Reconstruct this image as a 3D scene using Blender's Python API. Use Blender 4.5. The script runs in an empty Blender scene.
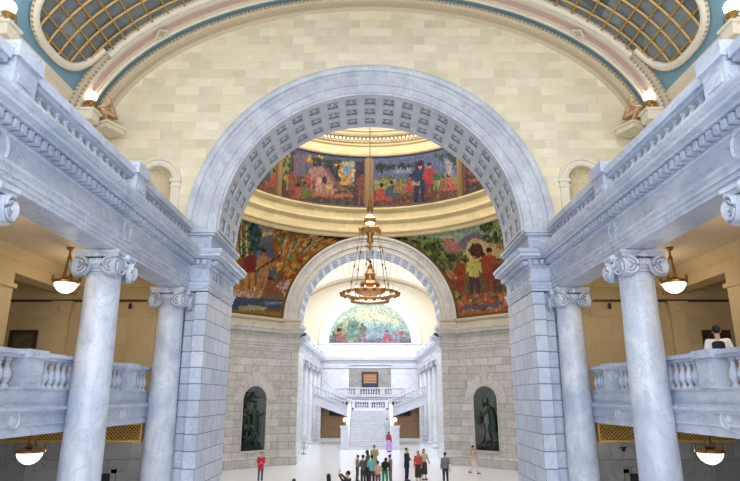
import bpy, bmesh, math, random
import numpy as np
from mathutils import Vector, Matrix
random.seed(7)
SC = bpy.context.scene
COL = SC.collection
PI = math.pi
# ------------------------------------------------------------------ dimensions (metres, floor at z = 0)
YN, YNB = 19.3, 21.9          # near great arch: hall face and rotunda face
YF, YFB = 43.1, 45.7          # far great arch: rotunda face and hall face
CY = 32.5                     # rotunda centre
R1, R2, ZS = 5.28, 6.46, 10.2 # great arch inner radius, outer radius, spring height
HX = 10.6                     # half width of the crossing
XA = 5.95                     # face of the hall entablatures
XC = 6.36                     # column axis
EA, EB, EZ = 10.05, 6.1, 13.2 # vault ellipse

# ------------------------------------------------------------------ mesh builder
class MB:
    def __init__(s, xf=None):
        s.v, s.f, s.m, s.xf, s.mi = [], [], [], xf, 0
    def add(s, vs, fs, mi=None):
        b = len(s.v)
        if s.xf: vs = [s.xf(*p) for p in vs]
        s.v.extend(vs)
        k = s.mi if mi is None else mi
        for f in fs:
            s.f.append(tuple(b + i for i in f)); s.m.append(k)
        return s
    def box(s, x0, x1, y0, y1, z0, z1, mi=None):
        vs = [(x, y, z) for x in (x0, x1) for y in (y0, y1) for z in (z0, z1)]
        return s.add(vs, [(0,1,3,2),(4,6,7,5),(0,4,5,1),(2,3,7,6),(0,2,6,4),(1,5,7,3)], mi)
    def lathe(s, prof, n=16, c=(0,0,0), a0=0, a1=2*PI, mi=None, sx=1, sy=1):
        full = abs(a1 - a0 - 2*PI) < 1e-6
        m = n if full else n + 1
        vs = []
        for i in range(m):
            a = a0 + (a1 - a0)*i/n
            ca, sa = math.cos(a), math.sin(a)
            for r, z in prof: vs.append((c[0]+r*ca*sx, c[1]+r*sa*sy, c[2]+z))
        k = len(prof); fs = []
        for i in range(n):
            j = (i+1) % m
            for q in range(k-1):
                fs.append((i*k+q, j*k+q, j*k+q+1, i*k+q+1))
        return s.add(vs, fs, mi)
    def tube(s, pts, r, n=8, mi=None, cap=True):
        pts = [Vector(p) for p in pts]
        rs = r if isinstance(r, (list, tuple)) else [r]*len(pts)
        vs = []; up = Vector((0,0,1))
        for i, p in enumerate(pts):
            d = (pts[min(i+1,len(pts)-1)] - pts[max(i-1,0)])
            if d.length < 1e-9: d = Vector((0,0,1))
            d.normalize()
            a = d.cross(up)
            if a.length < .05: a = d.cross(Vector((1,0,0)))
            a.normalize(); b = d.cross(a)
            for k in range(n):
                t = 2*PI*k/n
                q = p + (a*math.cos(t) + b*math.sin(t))*rs[i]
                vs.append(tuple(q))
        fs = []
        for i in range(len(pts)-1):
            for k in range(n):
                fs.append((i*n+k, i*n+(k+1)%n, (i+1)*n+(k+1)%n, (i+1)*n+k))
        if cap:
            fs.append(tuple(range(n))); fs.append(tuple((len(pts)-1)*n+k for k in range(n)))
        return s.add(vs, fs, mi)
    def ball(s, c, r, n=10, m=7, mi=None):
        rx, ry, rz = r if isinstance(r, (tuple, list)) else (r, r, r)
        vs = [(c[0], c[1], c[2]-rz)]
        for i in range(1, m):
            t = -PI/2 + PI*i/m
            for k in range(n):
                a = 2*PI*k/n
                vs.append((c[0]+rx*math.cos(t)*math.cos(a), c[1]+ry*math.cos(t)*math.sin(a), c[2]+rz*math.sin(t)))
        vs.append((c[0], c[1], c[2]+rz)); e = len(vs)-1
        fs = [(0, 1+(k+1)%n, 1+k) for k in range(n)]
        for i in range(m-2):
            for k in range(n):
                a = 1+i*n; fs.append((a+k, a+(k+1)%n, a+n+(k+1)%n, a+n+k))
        a = 1+(m-2)*n
        fs += [(a+k, a+(k+1)%n, e) for k in range(n)]
        return s.add(vs, fs, mi)
    def sweep(s, prof, path, side=1, closed=False, mi=None):
        """profile (offset, z) carried along a plan path with mitred corners; positive offset = left of travel * side"""
        n = len(path); vs = []
        P = [Vector(p) for p in path]
        for i in range(n):
            dirs = []
            if i > 0 or closed: dirs.append((P[i]-P[i-1]).normalized())
            if i < n-1 or closed: dirs.append((P[(i+1) % n]-P[i]).normalized())
            ns = [Vector((-d.y, d.x))*side for d in dirs]
            b = sum(ns, Vector((0,0))); b.normalize()
            k = 1/max(.3, b.dot(ns[0])); b = b*k
            for o, z in prof: vs.append((P[i].x+b.x*o, P[i].y+b.y*o, z))
        k = len(prof); fs = []
        for i in range(n if closed else n-1):
            j = (i+1) % n
            for q in range(k-1): fs.append((i*k+q, j*k+q, j*k+q+1, i*k+q+1))
        return s.add(vs, fs, mi)
    def arc(s, prof, cx=0, zc=ZS, a0=0, a1=PI, n=64, mi=None, fx=1, fz=1):
        """profile (radius, y) carried round an upright arc"""
        vs = []
        for i in range(n+1):
            a = a0 + (a1-a0)*i/n
            for r, y in prof: vs.append((cx+r*math.cos(a)*fx, y, zc+r*math.sin(a)*fz))
        k = len(prof); fs = []
        for i in range(n):
            for q in range(k-1): fs.append((i*k+q, (i+1)*k+q, (i+1)*k+q+1, i*k+q+1))
        return s.add(vs, fs, mi)
    def build(s, name, mats, parent=None, smooth=False, loc=None, kind=None, auto=None):
        me = bpy.data.meshes.new(name)
        me.from_pydata([tuple(p) for p in s.v], [], s.f)
        if not isinstance(mats, (list, tuple)): mats = [mats]
        for m in mats: me.materials.append(m)
        if len(mats) > 1: me.polygons.foreach_set('material_index', s.m)
        bm = bmesh.new(); bm.from_mesh(me)
        bmesh.ops.recalc_face_normals(bm, faces=bm.faces)
        bm.to_mesh(me); bm.free()
        if smooth:
            me.polygons.foreach_set('use_smooth', [True]*len(me.polygons))
            if auto: 
                try: me.set_sharp_from_angle(angle=math.radians(auto))
                except Exception: pass
        me.update()
        o = bpy.data.objects.new(name, me); COL.objects.link(o)
        if parent is not None: o.parent = parent
        if loc is not None: o.location = loc
        if kind: o['kind'] = kind
        return o

def struct(name, mb, mats, **k): return mb.build(name, mats, kind='structure', **k)
def tag(o, label, cat, group=None):
    o['label'] = label; o['category'] = cat
    if group: o['group'] = group
    return o
def empty(name, loc=(0,0,0), rz=0, parent=None):
    o = bpy.data.objects.new(name, None); COL.objects.link(o)
    o.location = loc; o.rotation_euler = (0,0,rz); o.empty_display_size = .2
    if parent is not None: o.parent = parent
    return o
def thing(name, label, cat, loc=(0,0,0), rz=0, group=None):
    return tag(empty(name, loc, rz), label, cat, group)
def part(name, me_obj, parent, loc=(0,0,0), rot=(0,0,0), sc=(1,1,1)):
    """another part sharing the mesh of me_obj"""
    o = bpy.data.objects.new(name, me_obj.data); COL.objects.link(o)
    o.parent = parent; o.location = loc; o.rotation_euler = rot; o.scale = sc
    return o
def copy_tree(o, parent=None):
    c = o.copy(); COL.objects.link(c)
    if parent is not None: c.parent = parent
    for ch in list(KIDS.get(o.name, [])) or [x for x in bpy.data.objects if x.parent == o]:
        copy_tree(ch, c)
    return c
KIDS = {}

# ------------------------------------------------------------------ materials
def newmat(name):
    m = bpy.data.materials.new(name); m.use_nodes = True
    nt = m.node_tree; nt.nodes.clear()
    out = nt.nodes.new('ShaderNodeOutputMaterial'); b = nt.nodes.new('ShaderNodeBsdfPrincipled')
    nt.links.new(b.outputs[0], out.inputs[0])
    return m, nt, b
def N(nt, t, **kw):
    n = nt.nodes.new(t)
    for k, v in kw.items(): setattr(n, k, v)
    return n
def L(nt, a, b): nt.links.new(a, b)
def c4(c): return (c[0], c[1], c[2], 1)
def mixc(nt, fac, a, b, blend='MIX'):
    m = N(nt, 'ShaderNodeMix', data_type='RGBA', blend_type=blend)
    for inp, v in ((0, fac), (6, a), (7, b)):
        if hasattr(v, 'links'): L(nt, v, m.inputs[inp])
        elif isinstance(v, (int, float)): m.inputs[inp].default_value = v
        else: m.inputs[inp].default_value = c4(v)
    return m.outputs[2]
def math_(nt, op, a, b=None):
    m = N(nt, 'ShaderNodeMath', operation=op)
    for i, v in enumerate((a, b)):
        if v is None: continue
        if hasattr(v, 'links'): L(nt, v, m.inputs[i])
        else: m.inputs[i].default_value = v
    return m.outputs[0]
def ramp(nt, fac, stops):
    r = N(nt, 'ShaderNodeValToRGB')
    L(nt, fac, r.inputs[0])
    e = r.color_ramp.elements
    while len(e) > len(stops): e.remove(e[-1])
    while len(e) < len(stops): e.new(.5)
    for k, (p, c) in zip(e, stops): k.position = p; k.color = c4(c) if len(c) == 3 else c
    return r.outputs[0]
def coords(nt, var=True, scale=(1,1,1)):
    tc = N(nt, 'ShaderNodeTexCoord'); oi = N(nt, 'ShaderNodeObjectInfo')
    mp = N(nt, 'ShaderNodeMapping'); mp.inputs['Scale'].default_value = scale
    L(nt, tc.outputs['Object'], mp.inputs[0])
    if var:
        mm = N(nt, 'ShaderNodeMath', operation='MULTIPLY'); L(nt, oi.outputs['Random'], mm.inputs[0]); mm.inputs[1].default_value = 60
        cb = N(nt, 'ShaderNodeCombineXYZ'); L(nt, mm.outputs[0], cb.inputs[0]); L(nt, mm.outputs[0], cb.inputs[2])
        L(nt, cb.outputs[0], mp.inputs['Location'])
    return mp.outputs[0]
def plain(name, col, rough=.6, metal=0, emit=None, es=0, bump=0, nscale=8, var=.12):
    m, nt, b = newmat(name)
    co = coords(nt, False)
    n = N(nt, 'ShaderNodeTexNoise'); n.inputs['Scale'].default_value = nscale; n.inputs['Detail'].default_value = 4
    L(nt, co, n.inputs[0])
    dark = tuple(c*(1-var) for c in col); lite = tuple(min(1, c*(1+var)) for c in col)
    L(nt, mixc(nt, n.outputs[0], dark, lite), b.inputs['Base Color'])
    b.inputs['Roughness'].default_value = rough; b.inputs['Metallic'].default_value = metal
    if emit:
        b.inputs['Emission Color'].default_value = c4(emit); b.inputs['Emission Strength'].default_value = es
    if bump:
        bp = N(nt, 'ShaderNodeBump'); bp.inputs['Strength'].default_value = bump; bp.inputs['Distance'].default_value = .02
        L(nt, n.outputs[0], bp.inputs['Height']); L(nt, bp.outputs[0], b.inputs['Normal'])
    return m
def marble(name, base, cloud, vein, scale=.9, rough=.3, blocks=None, groove=(.25,.27,.32), stretch=(1,1,1), var=True, veinw=.03, blockvar=.12, shrink=1.0):
    m, nt, b = newmat(name)
    co = coords(nt, var, stretch)
    if blocks:
        bw, bh, mo, radial = blocks
        tc = N(nt, 'ShaderNodeTexCoord'); sx = N(nt, 'ShaderNodeSeparateXYZ'); L(nt, tc.outputs['Object'], sx.inputs[0])
        u = math_(nt, 'SUBTRACT', math_(nt, 'ABSOLUTE', sx.outputs[0]), sx.outputs[1])
        u = math_(nt, 'MULTIPLY', u, shrink)
        cb = N(nt, 'ShaderNodeCombineXYZ'); L(nt, u, cb.inputs[0]); L(nt, sx.outputs[2], cb.inputs[1])
        br = N(nt, 'ShaderNodeTexBrick'); L(nt, cb.outputs[0], br.inputs[0])
        br.inputs['Scale'].default_value = 1; br.inputs['Brick Width'].default_value = bw
        br.inputs['Row Height'].default_value = bh; br.inputs['Mortar Size'].default_value = mo
        br.inputs['Mortar Smooth'].default_value = .1; br.inputs['Bias'].default_value = 0
        br.inputs['Color1'].default_value = (0,0,0,1); br.inputs['Color2'].default_value = (1,1,1,1); br.inputs['Mortar'].default_value = (.5,.5,.5,1)
        # each block of stone is cut from another place in the quarry
        va = N(nt, 'ShaderNodeVectorMath', operation='MULTIPLY_ADD')
        L(nt, br.outputs['Color'], va.inputs[0]); va.inputs[1].default_value = (37, 23, 51); L(nt, co, va.inputs[2])
        co = va.outputs[0]
    n1 = N(nt, 'ShaderNodeTexNoise'); n1.inputs['Scale'].default_value = scale; n1.inputs['Detail'].default_value = 7; n1.inputs['Distortion'].default_value = 1.6
    n2 = N(nt, 'ShaderNodeTexNoise'); n2.inputs['Scale'].default_value = scale*.7; n2.inputs['Detail'].default_value = 4; n2.inputs['Distortion'].default_value = .8
    L(nt, co, n1.inputs[0]); L(nt, co, n2.inputs[0])
    v = ramp(nt, n1.outputs[0], [(.5-veinw, (0,0,0)), (.5, (.62,.62,.62)), (.5+veinw, (0,0,0))])
    cl = ramp(nt, n2.outputs[0], [(.35, (0,0,0)), (.68, (1,1,1))])
    c = mixc(nt, cl, base, cloud)
    c = mixc(nt, v, c, vein)
    if blocks:
        bv = mixc(nt, br.outputs['Color'], (1-blockvar,)*3, (1+blockvar*.3,)*3)
        c = mixc(nt, 1.0, c, bv, 'MULTIPLY')
        c = mixc(nt, br.outputs['Fac'], c, groove)
        bp = N(nt, 'ShaderNodeBump', invert=True); bp.inputs['Strength'].default_value = .6; bp.inputs['Distance'].default_value = .03
        L(nt, br.outputs['Fac'], bp.inputs['Height']); L(nt, bp.outputs[0], b.inputs['Normal'])
    L(nt, c, b.inputs['Base Color']); b.inputs['Roughness'].default_value = rough
    return m
def vcol(name, rough=.75):
    m, nt, b = newmat(name)
    a = N(nt, 'ShaderNodeVertexColor', layer_name='Col'); L(nt, a.outputs[0], b.inputs['Base Color'])
    b.inputs['Roughness'].default_value = rough
    b.inputs['Specular IOR Level'].default_value = .2
    return m

M = {}
M['marble'] = marble('white_veined_marble', (.57,.625,.745), (.39,.45,.59), (.29,.335,.45), 1.5, .3, stretch=(.7,.7,1.3), veinw=.028)
M['column'] = marble('column_marble', (.62,.665,.76), (.40,.455,.575), (.36,.41,.52), 2.6, .42, stretch=(.8,.8,.55), veinw=.03)
M['pier'] = marble('pier_block_marble', (.59,.645,.765), (.45,.52,.665), (.38,.44,.56), 1.2, .3, blocks=(1.15,.5,.016,0), groove=(.16,.18,.24))
M['voussoir'] = marble('arch_marble', (.64,.69,.765), (.45,.50,.61), (.36,.40,.50), 1.9, .35, veinw=.028)
M['soffit'] = marble('soffit_marble', (.60,.63,.69), (.50,.53,.60), (.42,.45,.52), 1.6, .4, veinw=.015)
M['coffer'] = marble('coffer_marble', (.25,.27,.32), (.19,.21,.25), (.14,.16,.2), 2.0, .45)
M['greystone'] = marble('grey_block_marble', (.63,.62,.60), (.50,.49,.475), (.36,.35,.335), 1.0, .42, blocks=(1.25,.52,.014,0), groove=(.24,.22,.19), shrink=.72, blockvar=.2)
M['greytrim'] = marble('grey_trim_marble', (.62,.61,.585), (.50,.49,.47), (.36,.35,.33), 1.3, .4)
M['tanstone'] = marble('tan_band_stone', (.56,.50,.40), (.48,.43,.34), (.36,.31,.24), 1.3, .5)
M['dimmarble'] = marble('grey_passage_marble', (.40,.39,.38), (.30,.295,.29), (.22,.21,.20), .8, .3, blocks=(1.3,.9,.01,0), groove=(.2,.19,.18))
M['white'] = marble('daylit_hall_marble', (.80,.82,.90), (.72,.75,.85), (.56,.60,.70), .8, .3)  # paler copies of the near marbles: far-hall daylight put into the colour
M['whiteblocks'] = marble('daylit_pier_marble', (.86,.88,.92), (.76,.80,.87), (.66,.70,.78), .8, .3, blocks=(1.15,.5,.012,0), groove=(.5,.53,.6))
M['whitecoffer'] = marble('daylit_coffer_marble', (.50,.54,.62), (.42,.46,.54), (.4,.43,.5), .8, .4)
M['floor'] = marble('polished_floor_marble', (.92,.93,.94), (.85,.87,.90), (.72,.75,.8), .5, .2, blocks=(1.2,1.2,.008,0), groove=(.74,.76,.8), blockvar=.04)
M['creamwall'] = marble('cream_limestone_blocks', (.93,.87,.70), (.84,.755,.53), (.90,.83,.64), 1.3, .7, blocks=(.86,.36,.010,0), groove=(.90,.86,.74), blockvar=.16, var=False)
M['creamband'] = marble('yellow_limestone_band', (.72,.60,.34), (.66,.54,.29), (.62,.50,.27), 1.0, .65, blocks=(1.1,.42,.008,0), groove=(.56,.46,.26), blockvar=.12, var=False)
M['cream'] = plain('cream_plaster', (.76,.68,.53), .7)
M['creamlite'] = plain('pale_cream_plaster', (.84,.78,.66), .7)
M['creamdark'] = plain('beige_plaster', (.58,.47,.33), .7)
M['pink'] = plain('dusty_pink_paint', (.62,.42,.38), .7)
M['blue'] = plain('sky_blue_paint', (.20,.36,.48), .7)
M['bead'] = plain('brown_beading', (.46,.34,.19), .6)
M['tan'] = marble('ochre_gallery_wall', (.60,.47,.28), (.54,.42,.24), (.50,.38,.21), .8, .6, blocks=(1.6,.9,.006,0), groove=(.42,.32,.18), blockvar=.08, var=False)
M['tantrim'] = plain('ochre_trim', (.58,.45,.26), .55)
M['ceil'] = plain('gallery_ceiling_plaster', (.60,.50,.38), .7)
M['gold'] = plain('gilded_brass', (.50,.30,.09), .38, .7, nscale=20)
M['goldpaint'] = plain('gold_paint', (.17,.095,.03), .5, .2, nscale=20)
M['brass'] = plain('aged_brass', (.30,.165,.055), .35, .8, nscale=20)
M['darkwood'] = plain('dark_wood', (.045,.02,.015), .4)
M['brownwood'] = plain('brown_panelled_wood', (.33,.18,.09), .4, nscale=5, var=.3)
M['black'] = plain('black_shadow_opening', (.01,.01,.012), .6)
M['bronze'] = plain('dark_green_bronze', (.035,.06,.05), .38, .55, nscale=9, var=.5, bump=.4)
M['bronzerock'] = plain('dark_bronze_rock', (.018,.024,.022), .5, .4, nscale=6, var=.5, bump=.8)
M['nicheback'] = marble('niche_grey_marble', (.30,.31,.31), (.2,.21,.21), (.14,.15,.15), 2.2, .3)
M['glassbowl'] = plain('lit_opal_glass', (.95,.93,.88), .3, emit=(1,.93,.80), es=4.5)
M['globe'] = plain('lit_globe_glass', (.95,.95,.9), .3, emit=(1,.93,.82), es=7)
M['mural'] = vcol('mural_paint')
M['iron'] = plain('dark_iron', (.03,.03,.035), .5, .6)
M['bulb'] = plain('small_lit_bulb', (.95,.9,.8), .3, emit=(1,.85,.6), es=1.6)
M['volutedark'] = marble('shaded_marble', (.27,.30,.37), (.22,.25,.31), (.2,.22,.28), 1.5, .5)  # shade of the scroll grooves painted in as a darker marble
M['nichecream'] = plain('niche_cream_stone', (.70,.61,.42), .7)
M['whiteglass'] = plain('bright_skylight_glass', (.9,.92,.95), .3, emit=(1,1,1), es=.55)  # daylight through the far panes put in as a glow
M['columnfar'] = marble('daylit_column_marble', (.84,.86,.92), (.74,.77,.85), (.58,.62,.70), 1.2, .25)  # column marble lightened: bright light on the far columns put into the colour
M['latticegold'] = plain('bright_gilt_lattice', (.80,.50,.10), .45, .2, nscale=20)
M['latticeback'] = plain('dark_grille_back', (.10,.055,.015), .6)
M['newelglobe'] = plain('soft_lit_globe', (.95,.95,.9), .3, emit=(1,.95,.86), es=1.8)
# ------------------------------------------------------------------ skylight glass
def skyglass():
    m, nt, b = newmat('skylight_glass')
    co = coords(nt, False)
    v = N(nt, 'ShaderNodeTexVoronoi'); v.inputs['Scale'].default_value = 1.1; L(nt, co, v.inputs[0])
    c = mixc(nt, v.outputs['Color'], (.075,.10,.12), (.23,.27,.29))
    L(nt, c, b.inputs['Base Color']); b.inputs['Roughness'].default_value = .25
    return m
M['skyglass'] = skyglass()

# ------------------------------------------------------------------ floor
b = MB(); b.box(-13.5, 13.5, -6.2, 75, -.3, 0); struct('floor', b, M['floor'])

# ------------------------------------------------------------------ arches
COFF = 23
def arch_unit(mp, depth, mats, kname):
    """mp maps (s, t, z) to the world: s across, t into the thickness. A coffered barrel between two faces."""
    b = MB(mp)
    # coffered intrados: 3 rows of coffers round the half circle
    da = PI/COFF; rows = 3; m0 = .12*depth/2.6
    rh = (depth-2*m0)/rows
    def P(r, a, t): return (r*math.cos(a), t, ZS+r*math.sin(a))
    def quad(a0, a1, t0, t1, r0=R1, mi=0, sub=1):
        b.add([P(r0,a0,t0), P(r0,a1,t0), P(r0,a1,t1), P(r0,a0,t1)], [(0,1,2,3)], mi)
    quad_strip = lambda t0, t1: [quad(da*i, da*(i+1), t0, t1) for i in range(COFF)]
    quad_strip(0, m0); quad_strip(depth-m0, depth)
    for i in range(COFF):
        a0, a1 = da*i, da*(i+1); ia0, ia1 = a0+da*.17, a1-da*.17
        for r in range(rows):
            t0, t1 = m0+rh*r, m0+rh*(r+1); it0, it1 = t0+rh*.13, t1-rh*.13
            quad(a0, a1, t0, it0); quad(a0, a1, it1, t1); quad(a0, ia0, it0, it1); quad(ia1, a1, it0, it1)
            # steps down to the back of the coffer
            for (ra, rb, k) in ((R1, R1+.035, 0), (R1+.035, R1+.08, 1)):
                f = (0 if ra == R1 else .035)
                A0, A1, T0, T1 = ia0+f*.22, ia1-f*.22, it0+f, it1-f
                c = [(A0,T0),(A1,T0),(A1,T1),(A0,T1)]
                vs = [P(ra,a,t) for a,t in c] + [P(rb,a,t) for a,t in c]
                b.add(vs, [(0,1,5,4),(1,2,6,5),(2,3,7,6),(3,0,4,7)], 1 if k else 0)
                if k == 0:
                    g = .035; d = [(A0+g*.22,T0+g),(A1-g*.22,T0+g),(A1-g*.22,T1-g),(A0+g*.22,T1-g)]
                    vs = [P(rb,a,t) for a,t in c]+[P(rb,a,t) for a,t in d]
                    b.add(vs, [(0,1,5,4),(1,2,6,5),(2,3,7,6),(3,0,4,7)], 0)
            quad(ia0+.0077, ia1-.0077, it0+.035, it1-.035, R1+.08, 1)
            # oval rosette
            am, tm = (a0+a1)/2, (t0+t1)/2
            for (rr, wd, k0) in ((.155, .045, .03), (.05, .05, .045)):
                nn = 12
                vs = []
                for q in range(nn):
                    w = 2*PI*q/nn
                    for ro, rad in ((rr+wd/2, R1+.08), (rr, R1+.08-k0), (max(.0, rr-wd/2), R1+.08)):
                        vs.append(P(rad, am+math.cos(w)*ro*1.2/R1, tm+math.sin(w)*ro))
                b.add(vs, [(q*3+e, ((q+1)%nn)*3+e, ((q+1)%nn)*3+e+1, q*3+e+1) for q in range(nn) for e in (0,1)], 0)
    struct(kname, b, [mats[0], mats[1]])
def archivolt(mp, sgn, t0, mat, name, n=72):
    """moulded band on an arch face; sgn = which way it stands proud"""
    b = MB(mp)
    q = lambda t: t0 - sgn*t
    prof = [(R1, q(-.05)), (R1, q(.04)), (R1+.05, q(.07)), (R1+.10, q(.03)), (R1+.13, q(.01)), (R1+.40, q(.01)), (R1+.42, q(.08)), (R1+.76, q(.08)),
            (R1+.78, q(.12)), (R1+.84, q(.12)), (R1+.86, q(.07)), (R1+.94, q(.07)), (R1+.97, q(.15)), (R1+1.04, q(.19)), (R1+1.12, q(.20)), (R2, q(.18)), (R2, q(-.02))]
    b.arc(prof, n=n)
    struct(name, b, mat)
near = lambda s, t, z: (s, YN+t, z)
far = lambda s, t, z: (s, YF+t, z)
right = lambda s, t, z: (HX+t, CY+s, z)
left = lambda s, t, z: (-HX-t, CY+s, z)
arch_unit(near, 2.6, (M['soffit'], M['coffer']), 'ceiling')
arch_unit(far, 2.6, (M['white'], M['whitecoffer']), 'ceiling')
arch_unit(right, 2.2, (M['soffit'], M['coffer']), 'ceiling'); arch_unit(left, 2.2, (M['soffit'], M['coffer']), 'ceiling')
archivolt(near, 1, 0, M['voussoir'], 'trim_1')
archivolt(near, -1, 2.6, M['greytrim'], 'trim_2')
archivolt(far, 1, 0, M['greytrim'], 'trim_3')
archivolt(far, -1, 2.6, M['white'], 'trim_4')
archivolt(right, 1, 0, M['greytrim'], 'trim_5'); archivolt(left, 1, 0, M['greytrim'], 'trim_6')

# ------------------------------------------------------------------ classical mouldings
ENT = [(-.72,8.8),(-.72,7.98),(-.70,7.94),(0,7.94),(0,8.02),(.03,8.03),(.03,8.12),(.06,8.12),(.06,8.22),(.11,8.25),(.12,8.30),(.0,8.33),
       (0,8.70),(.05,8.72),(.07,8.76),(.05,8.78),(.05,8.97),(.27,8.98),(.29,9.01),(.43,9.02),(.43,9.11),(.46,9.12),(.50,9.19),(.50,9.24),(0,9.27)]
def dentils(b, path, side, z0=8.80, z1=8.95, sp=.21, w=.115, o0=.04, o1=.23, mi=0):
    for (x0,y0),(x1,y1) in zip(path, path[1:]):
        d = Vector((x1-x0, y1-y0)); ln = d.length; d.normalize(); n = Vector((-d.y, d.x))*side
        k = int(ln/sp)
        for i in range(k):
            c = Vector((x0,y0)) + d*(i+.5)*ln/k
            vs = []
            for o in (o0, o1):
                for a in (-w/2, w/2):
                    for z in (z0, z1):
                        q = c + d*a + n*o; vs.append((q.x, q.y, z))
            b.add(vs, [(0,1,3,2),(4,6,7,5),(0,4,5,1),(2,3,7,6),(0,2,6,4),(1,5,7,3)], mi)

# ------------------------------------------------------------------ columns (one built, the rest copied)
def volute(b, c, ax, r=.17, depth=.16, sgn=1):
    """scroll: spiral ridge on a disc; ax = direction the scroll face looks (2D), sgn = which way it coils"""
    a = Vector((ax[0], ax[1], 0)).normalized(); t = Vector((-a.y, a.x, 0))*sgn; u = Vector((0,0,1))
    C = Vector(c)
    n = 18
    vs = [tuple(C + a*depth/2*e + (t*math.cos(2*PI*i/n)+u*math.sin(2*PI*i/n))*r) for e in (-1,.75) for i in range(n)]
    fs = [(i,(i+1)%n,n+(i+1)%n,n+i) for i in range(n)] + [tuple(range(n)), tuple(range(n,2*n))]
    b.add(vs, fs[:n+1], 0); b.add(vs, fs[n+1:], 1)
    pts = []
    for i in range(40):
        w = i/39; ang = PI/2 - w*2*PI*2.2; rr = r*(.93-w*.80)
        pts.append(tuple(C + a*depth*.42 + (t*math.cos(ang)+u*math.sin(ang))*rr))
    b.tube(pts, [r*.12*(1-.5*i/39) for i in range(40)], 6, 0)
    b.ball(tuple(C + a*depth*.45), r*.16, 8, 5, 0)
CT = 7.93
def make_column():
    e = empty('marble_column', (0,0,0))
    b = MB(); b.box(-.6,.6,-.6,.6,0,.16); base = b
    b.lathe([(.57,.16),(.6,.2),(.6,.27),(.54,.31),(.47,.33),(.45,.40),(.5,.44),(.5,.5),(.43,.54),(.43,.58)], 32)
    b.build('base', M['column'], e, smooth=True, auto=40)
    H0, H1 = .58, CT-.52
    prof = [(.475,H0),(.455,H0+.05)]
    for i in range(13):
        t = i/12; prof.append((.455 - .07*(t**1.5), H0+.05+(H1-H0-.1)*t))
    prof += [(.39,H1-.04),(.39,H1)]
    MB().lathe(prof, 40).build('shaft', M['column'], e, smooth=True, auto=40)
    c = MB()
    c.lathe([(.36,H1),(.395,H1+.02),(.395,H1+.07),(.37,H1+.09),(.40,H1+.12),(.45,H1+.2),(.45,H1+.32)], 32)
    # abacus with hollow sides
    n = 6
    ring = []
    for k in range(4):
        a = PI/4 + k*PI/2; a2 = a + PI/2
        p = Vector((math.cos(a), math.sin(a)))*.74; q = Vector((math.cos(a2), math.sin(a2)))*.74
        nn = -((p+q)/2).normalized()
        for i in range(n):
            w = i/n; v = p.lerp(q, w) + nn*(.07*math.sin(PI*w)); ring.append(v)
    for z0, z1, f in ((H1+.36, H1+.44, .97), (H1+.44, H1+.52, 1.04)):
        vs = [(v.x*f, v.y*f, z) for z in (z0, z1) for v in ring]; m = len(ring)
        c.add(vs, [(i,(i+1)%m,m+(i+1)%m,m+i) for i in range(m)] + [tuple(range(m)), tuple(range(m,2*m))])
    # leaf and egg carving between the scrolls
    for k in range(4):
        a = k*PI/2
        for j in range(-3, 4):
            t = a + j*.15
            c.ball((.47*math.cos(t), .47*math.sin(t), H1+.24), (.05,.05,.085), 8, 6)
        c.ball((.5*math.cos(a), .5*math.sin(a), H1+.42), (.08,.08,.09), 8, 5)
        for j in (-1,1):
            c.ball((.49*math.cos(a+j*.16), .49*math.sin(a+j*.16), H1+.39), (.06,.06,.05), 8, 5)
    cap = c.build('capital', M['column'], e, smooth=True, auto=35)
    for k in range(4):
        a = PI/4 + k*PI/2
        for sg in (1,-1):
            v = MB()
            ax = (math.cos(a+sg*.62), math.sin(a+sg*.62))
            volute(v, (.60*math.cos(a+sg*.15), .60*math.sin(a+sg*.15), H1+.13), ax, .235, .14, sg)
            v.build('volute', [M['column'], M['volutedark']], cap, smooth=True, auto=35)
    KIDS['marble_column'] = list(e.children); KIDS[cap.name] = list(cap.children)
    return e, cap
COLM, COLCAP = make_column()
KIDCOPY = {}
def tree(o, parent=None):
    c = o.copy(); COL.objects.link(c)
    if parent is not None: c.parent = parent
    for ch in TREE[o.name]: tree(ch, c)
    return c
TREE = {}
def freeze(o):
    TREE[o.name] = [x for x in bpy.data.objects if x.parent == o]
    for x in TREE[o.name]: freeze(x)
freeze(COLM)
first = {}
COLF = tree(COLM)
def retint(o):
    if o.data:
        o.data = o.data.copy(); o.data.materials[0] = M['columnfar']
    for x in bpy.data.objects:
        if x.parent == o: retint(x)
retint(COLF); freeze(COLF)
def place(proto, loc, rz=0, label=None, cat=None, group=None):
    if proto.name not in first: o = proto; first[proto.name] = 1
    else: o = tree(proto)
    o.location = loc; o.rotation_euler = (0,0,rz)
    if label: tag(o, label, cat, group)
    return o

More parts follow.
